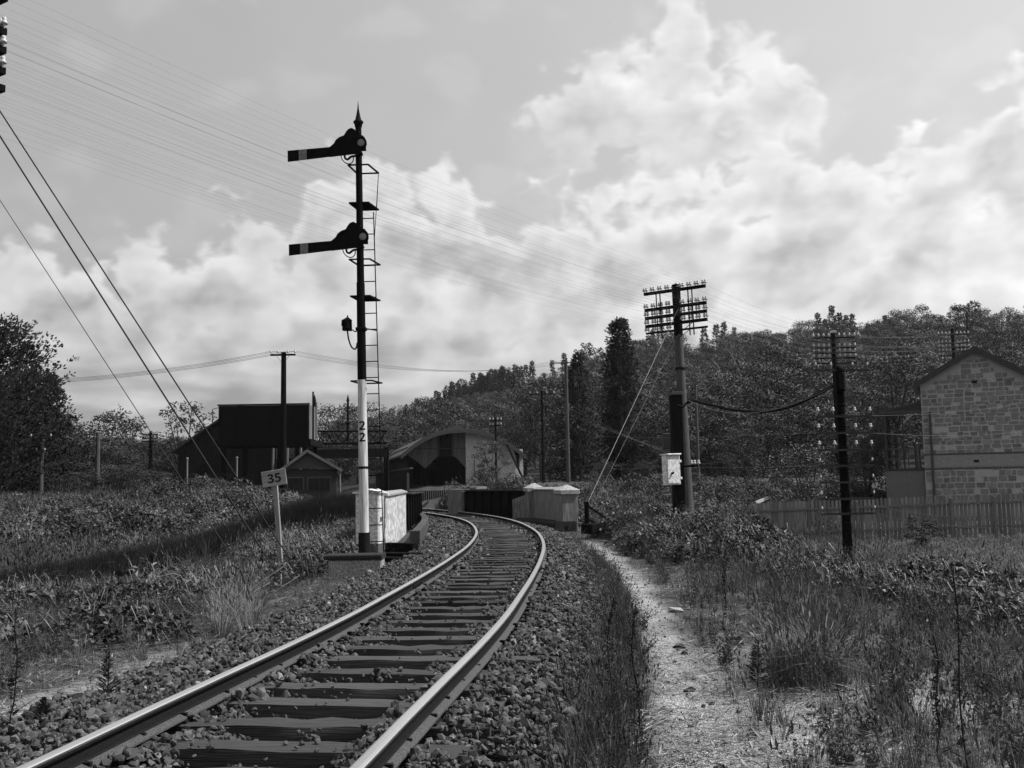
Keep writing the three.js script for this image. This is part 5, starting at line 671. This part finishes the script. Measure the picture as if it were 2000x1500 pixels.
const hOf = (u, v, d, p) => (at(u, v, d).y - p.y) / 10;
const gums = [101, 102, 103, 104, 105].map((s, i) => gumGeo(s, { wide: 3.1 + 0.35 * i, base: 0.26 + 0.06 * (i % 3), tone: 0.052 + 0.01 * (i % 3), n: 12, cr: 1.45, leaves: 340, leaf: 0.3 })).map((g) => ({ g, p: protoOf(g, LM.tree, M.bark) }));
const belt = [121, 122, 123].map((s, i) => protoOf(gumGeo(s, { wide: 3.4 + 0.5 * i, base: 0.06, n: 24, cr: 1.75, leaves: 330, leaf: 0.34, tone: 0.034 + 0.008 * i }), LM.tree, M.bark));
const pines = [111, 112, 113, 114].map((s, i) => pineGeo(s, { wide: 1.35 + 0.3 * i, tone: 0.02, round: i === 3, k: 4, leaf: 0.55, step: 0.42, sp: 0.4 })).map((g) => ({ g, p: protoOf(g, LM.pine, M.bark) }));
{ // individual trees near the station
  let p = G(-28, 60), one = (g, lm, bm) => protoOf(g, lm, bm);
  plant(one(pineGeo(201, { wide: 3.9, lift: 0.42, droop: 0.02, dens: 1.7, k: 9, leaf: 0.3, step: 0.28, tone: 0.014, round: true, base: 0.02, sp: 0.34 }), LM.pine, M.bark), 'pine_tree', 'huge dark pine with upturned branches at the left edge', p, hOf(-20, 628, 60, p), 0.4); 
  p = G(45, 66); plant(one(pineGeo(202, { wide: 3.9, lift: 0.45, dens: 1.5, k: 8, leaf: 0.36, step: 0.34, sp: 0.4, tone: 0.015, base: 0.02 }), LM.pine, M.bark), 'pine_tree', 'second dark pine merging into the huge pine on its right side', p, hOf(45, 675, 66, p), 1.4);
  p = G(95, 70); plant(one(pineGeo(203, { wide: 3.4, lift: 0.55, dens: 1.3, k: 8, leaf: 0.42, step: 0.4, sp: 0.45, tone: 0.017, base: 0.02 }), LM.pine, M.bark), 'pine_tree', 'lower dark pine with long upturned boughs at the right of the pine group', p, hOf(95, 735, 70, p), 2.2);
  p = G(213, 120); plant(one(gumGeo(204, { wide: 2.6, base: 0.62, n: 9, cr: 1.2, leaves: 110, leaf: 0.4, tone: 0.035 }), LM.tree, M.barkPale), 'gum_tree', 'umbrella-crowned gum tree on a bare trunk against the sky', p, hOf(210, 797, 120, p), 0.5);
  p = G(255, 125); plant(one(gumGeo(205, { wide: 2.6, base: 0.55, n: 9, cr: 1.25, leaves: 110, leaf: 0.4, tone: 0.035 }), LM.tree, M.barkPale), 'gum_tree', 'smaller gum tree right of the umbrella-crowned one', p, hOf(255, 812, 125, p), 1.9);
  p = G(362, 78); plant(one(gumGeo(206, { wide: 3.4, base: 0.1, n: 26, cr: 0.8, leaves: 70, leaf: 0.36, tone: 0.04 }), LM.tree, M.bark), 'leafy_tree', 'loose leafy tree reaching up behind the engine shed roof', p, hOf(362, 778, 78, p), 0.5);
  const fill = [[120, 92, 835, 0], [60, 80, 880, 2], [165, 85, 870, 1], [235, 85, 890, 3], [285, 90, 905, 4], [20, 75, 890, 1], [140, 70, 905, 3], [205, 75, 915, 2], [265, 72, 920, 0], [325, 80, 895, 2], [95, 66, 930, 4], [310, 110, 870, 3], [180, 110, 860, 2], [150, 100, 865, 0], [215, 100, 880, 1], [30, 66, 905, 0], [170, 64, 925, 2], [240, 66, 915, 4], [300, 68, 925, 1], [110, 84, 870, 3], [335, 95, 880, 0], [0, 70, 850, 2], [75, 72, 885, 1]];
  [...fill].sort((a, b) => a[0] - b[0]).forEach(([u, d, v, k], i) => { p = G(u, d); const hh = hOf(u, v, d, p); plant(belt[k % 3], 'gum_tree', `dark leafy tree in the belt behind the left field, ${nth(i)} from left`, p, hh * 1.9, u, 'trees behind the left field', 0.58); });
  [[650, 110, 785, 1], [700, 115, 790, 3], [665, 95, 815, 0], [735, 100, 860, 2], [770, 120, 850, 4], [810, 130, 850, 1]].sort((a, b) => a[0] - b[0]).forEach(([u, d, v, k], i) => { p = G(u, d); plant(gums[k].p, 'gum_tree', `gum tree behind the signal gantry and goods shed, ${nth(i)} from left`, p, hOf(u, v, d, p), u * 3, 'gum trees behind the gantry'); });
  p = G(960, 74); plant(one(gumGeo(207, { wide: 3.6, base: 0.12, n: 22, cr: 1.0, leaves: 230, leaf: 0.3, tone: 0.085 }), LM.tree, M.bark), 'willowy_tree', 'wispy pale-leaved tree in front of the goods shed end wall', p, hOf(960, 855, 74, p), 0.8, null, 1);
  p = G(1217, 105); plant(one(pineGeo(208, { wide: 1.12, lift: 0.3, dens: 1.9, k: 12, leaf: 0.25, step: 0.22, tone: 0.014, round: true, base: 0.02, sp: 0.4 }), LM.pine, M.bark), 'pine_tree', 'tall dark columnar pine left of the five-armed telegraph pole', p, hOf(1217, 622, 105, p), 0.3);
  p = G(1235, 108); plant(one(pineGeo(210, { wide: 3.6, lift: 0.3, dens: 1.3, k: 3, leaf: 0.7, step: 0.35, tone: 0.016, round: true, base: 0.02 }), LM.pine, M.bark), 'pine_tree', 'dark spreading pine growing at the foot of the columnar pine', p, hOf(1235, 775, 108, p), 0.3);
  p = G(1133, 98); plant(one(pineGeo(209, { wide: 3.0, lift: -0.05, droop: 0.2, dens: 1.6, k: 7, leaf: 0.34, step: 0.27, tone: 0.024, base: 0.01 }), LM.pine, M.bark), 'spruce_tree', 'broad conical dark spruce right of the grey station pole', p, hOf(1133, 690, 98, p), 0.9);
  p = G(1075, 96); plant(one(gumGeo(211, { wide: 3.4, base: 0.1, n: 22, cr: 1.1, leaves: 90, leaf: 0.4, tone: 0.045 }), LM.tree, M.bark), 'leafy_tree', 'bushy tree between the goods shed and the spruce', p, hOf(1070, 790, 96, p), 0.5);
  p = G(1575, 45); plant(one(gumGeo(212, { wide: 5.0, base: 0.06, n: 34, cr: 1.3, leaves: 240, leaf: 0.3, soft: 0.35, tone: 0.06 }), LM.bramble, M.bark), 'garden_bush', 'broad bush with light-catching leaves behind the paling fence corner', p, hOf(1575, 862, 45, p), 0.5).userData.category = 'bush';
  p = G(1690, 54); plant(one(gumGeo(213, { wide: 4.5, base: 0.06, n: 26, cr: 1.3, leaves: 220, leaf: 0.34, soft: 0.35, tone: 0.045 }), LM.bramble, M.bark), 'garden_bush', 'dark shrub beside the veranda of the stone house', p, hOf(1690, 830, 54, p), 2.5).userData.category = 'bush';
  p = G(1790, 36); plant(one(gumGeo(214, { wide: 6, base: 0.05, n: 14, cr: 1.6, leaves: 90, leaf: 0.8, tone: 0.05 }), LM.grass, M.bark), 'fence_shrub', 'low scruffy shrub against the paling fence', p, hOf(1790, 1010, 36, p), 2.5).userData.category = 'bush';
  [[1290, 84, 800], [1330, 78, 850], [1400, 88, 790], [1450, 82, 840], [1500, 92, 800], [1560, 96, 790], [1625, 100, 800], [1420, 76, 885], [1360, 105, 760], [1700, 105, 790], [1260, 75, 900], [1180, 80, 905]].sort((a, b) => a[0] - b[0]).forEach(([u, d, v], i) => { p = G(u, d); plant(belt[i % 3], 'gum_tree', `gum tree at the foot of the hill behind the telegraph poles, ${nth(i)} from left`, p, hOf(u, v, d, p) * 1.25, u, 'gum trees at the foot of the hill', 0.82); });
}
{ // the wooded hillside: the nearer trees one by one, the rest as one wood; conifers along the ridge
  const R = rngOf(301), spots = []; for (let x = -95; x < 230; x += 7.4) for (let d = 108; d < 470; d += 7.8) { const zr = pl(ridge, x), X = x + 6.6 * (R() - 0.5), D = d + 6.6 * (R() - 0.5); if (D > zr + 12 || (x < 55 && D > zr - 26)) continue; const u = X / D; if (u < -0.17 || u > 0.58) continue; if (u < -0.1 && D < 150) continue; spots.push([X, D, R(), R(), R()]); }
  const where = (u) => u < 870 ? 'behind the goods shed roof' : u < 1040 ? 'above the pale end wall of the goods shed' : u < 1180 ? 'behind the broad spruce' : u < 1310 ? 'beside the columnar pine' : u < 1480 ? 'right of the five-armed pole' : u < 1620 ? 'left of the foreground pole' : u < 1760 ? 'right of the foreground pole' : 'behind the stone house';
  spots.sort((a, b) => a[1] - b[1]); const lists = gums.map(() => []);
  const wood = stuff('hillside_wood', 'dense gum forest covering the upper hillside', 'forest'), near = 170; spots.forEach(([x, d, a, b, c], i) => { const k = Math.floor(a * 5), p = V(x, land(x, -d), -d), s = 0.7 + 0.8 * b * b * lerp(0.4, 1, smoothstep(x / d, -0.02, 0.17)); if (i < near) plant(gums[k].p, 'gum_tree', `gum tree on the lower slope ${where(1000 + 2000 * x / d)}`, p, s * 1.05, c * 6.28, 'gum trees on the lower hillside'); else lists[k].push({ x, y: p.y, z: -d, s, c: 0.55 + 0.9 * c * c, ry: c * 40 }); });
  gums.forEach((g, k) => { scatter(wood, 'gum_crowns', g.g.crown, LM.tree, lists[k]); scatter(wood, 'gum_trunks', g.g.trunk, M.barkPale, lists[k].map((l) => ({ ...l, c: 0.5 }))); });
  const ridgeTrees = []; for (let u = 742; u < 1320; u += 7 + 9 * R()) ridgeTrees.push([u, 0.62 + 0.7 * R()]); for (let u = 838; u < 1015; u += 4.5) ridgeTrees.push([u + 4 * R(), 0.85 + 0.5 * R()]); for (const u of [1385, 1410, 1425, 1445, 1465, 1490, 1612, 1625, 1640, 1655, 1668, 1680, 1710, 1730, 1745, 1905, 1920, 1936, 1960, 1990]) ridgeTrees.push([u, 0.62 + 0.35 * R() + (u > 1600 && u < 1690 || u > 1380 && u < 1450 || u === 1920 ? 0.4 : 0.1)]);
  ridgeTrees.sort((a, b) => a[0] - b[0]).forEach(([u, s], i) => { let d = 300; for (let k = 0; k < 12; k++) d = pl(ridge, (u - 1000) / 2000 * d) - 4; d += (u < 1320 ? -14 : 0) + 16 * (R() - 0.5); const p = G(u, d); plant(pines[Math.floor(R() * 4)].p, 'ridge_pine', `dark pine on the skyline of the wooded ridge, ${nth(i)} from left`, p, s * 1.35, R() * 6.28, 'pines along the ridge'); });
  const lw = stuff('left_wood', 'distant belt of trees on the skyline at the left', 'forest'), ll = gums.map(() => []); for (let i = 0; i < 420; i++) { const d = lerp(108, 210, R()), u = lerp(-80, 760, R()), x = (u - 1000) / 2000 * d; ll[i % 5].push({ x, y: land(x, -d), z: -d, s: 0.36 + 0.3 * R(), c: 0.6 + 0.5 * R() }); } gums.forEach((g, k) => scatter(lw, 'gum_crowns', g.g.crown, LM.tree, ll[k]));
  // pale dead limbs among the gums
  const dead = (u, d, s, seed, label) => { const Q = rngOf(seed), p = G(u, d), t = thing('dead_tree', label, 'tree', p, 'bare pale trees on the hillside'), g = [], tw = []; const grow = (a, dir, l, r, k) => { const b = a.clone().addScaledVector(dir, l); (k > 1 ? g : tw).push(rod(a, b, r, r * 0.7, 5)); if (k) for (let i = 0; i < 2 + (Q() > 0.6); i++) grow(b, dir.clone().addScaledVector(unit(Q), 0.75).add(V(0, 0.15, 0)).normalize(), l * (0.6 + 0.25 * Q()), r * 0.62, k - 1); }; grow(V(0, -0.5, 0), V(0.1, 1, 0).normalize(), 4.5 * s, 0.22 * s, 4); part(t, 'trunk', join(g), M.barkPale); part(t, 'twigs', join(tw), M.barkPale); };
  dead(1440, 130, 1.1, 1, 'bare pale dead gum standing out halfway up the hillside'); dead(1500, 122, 0.9, 2, 'bare pale branching tree right of the dead gum'); dead(1390, 150, 1.0, 4, 'pale dead branches high on the hillside left of the dead gum');
}

// thin summer haze over the hills
scene.fog = new THREE.FogExp2(0xffffff, 0.0001);

scene.traverse((o) => { if (o.isMesh) { o.castShadow = true; o.receiveShadow = true; } });
renderer.render(scene, camera);
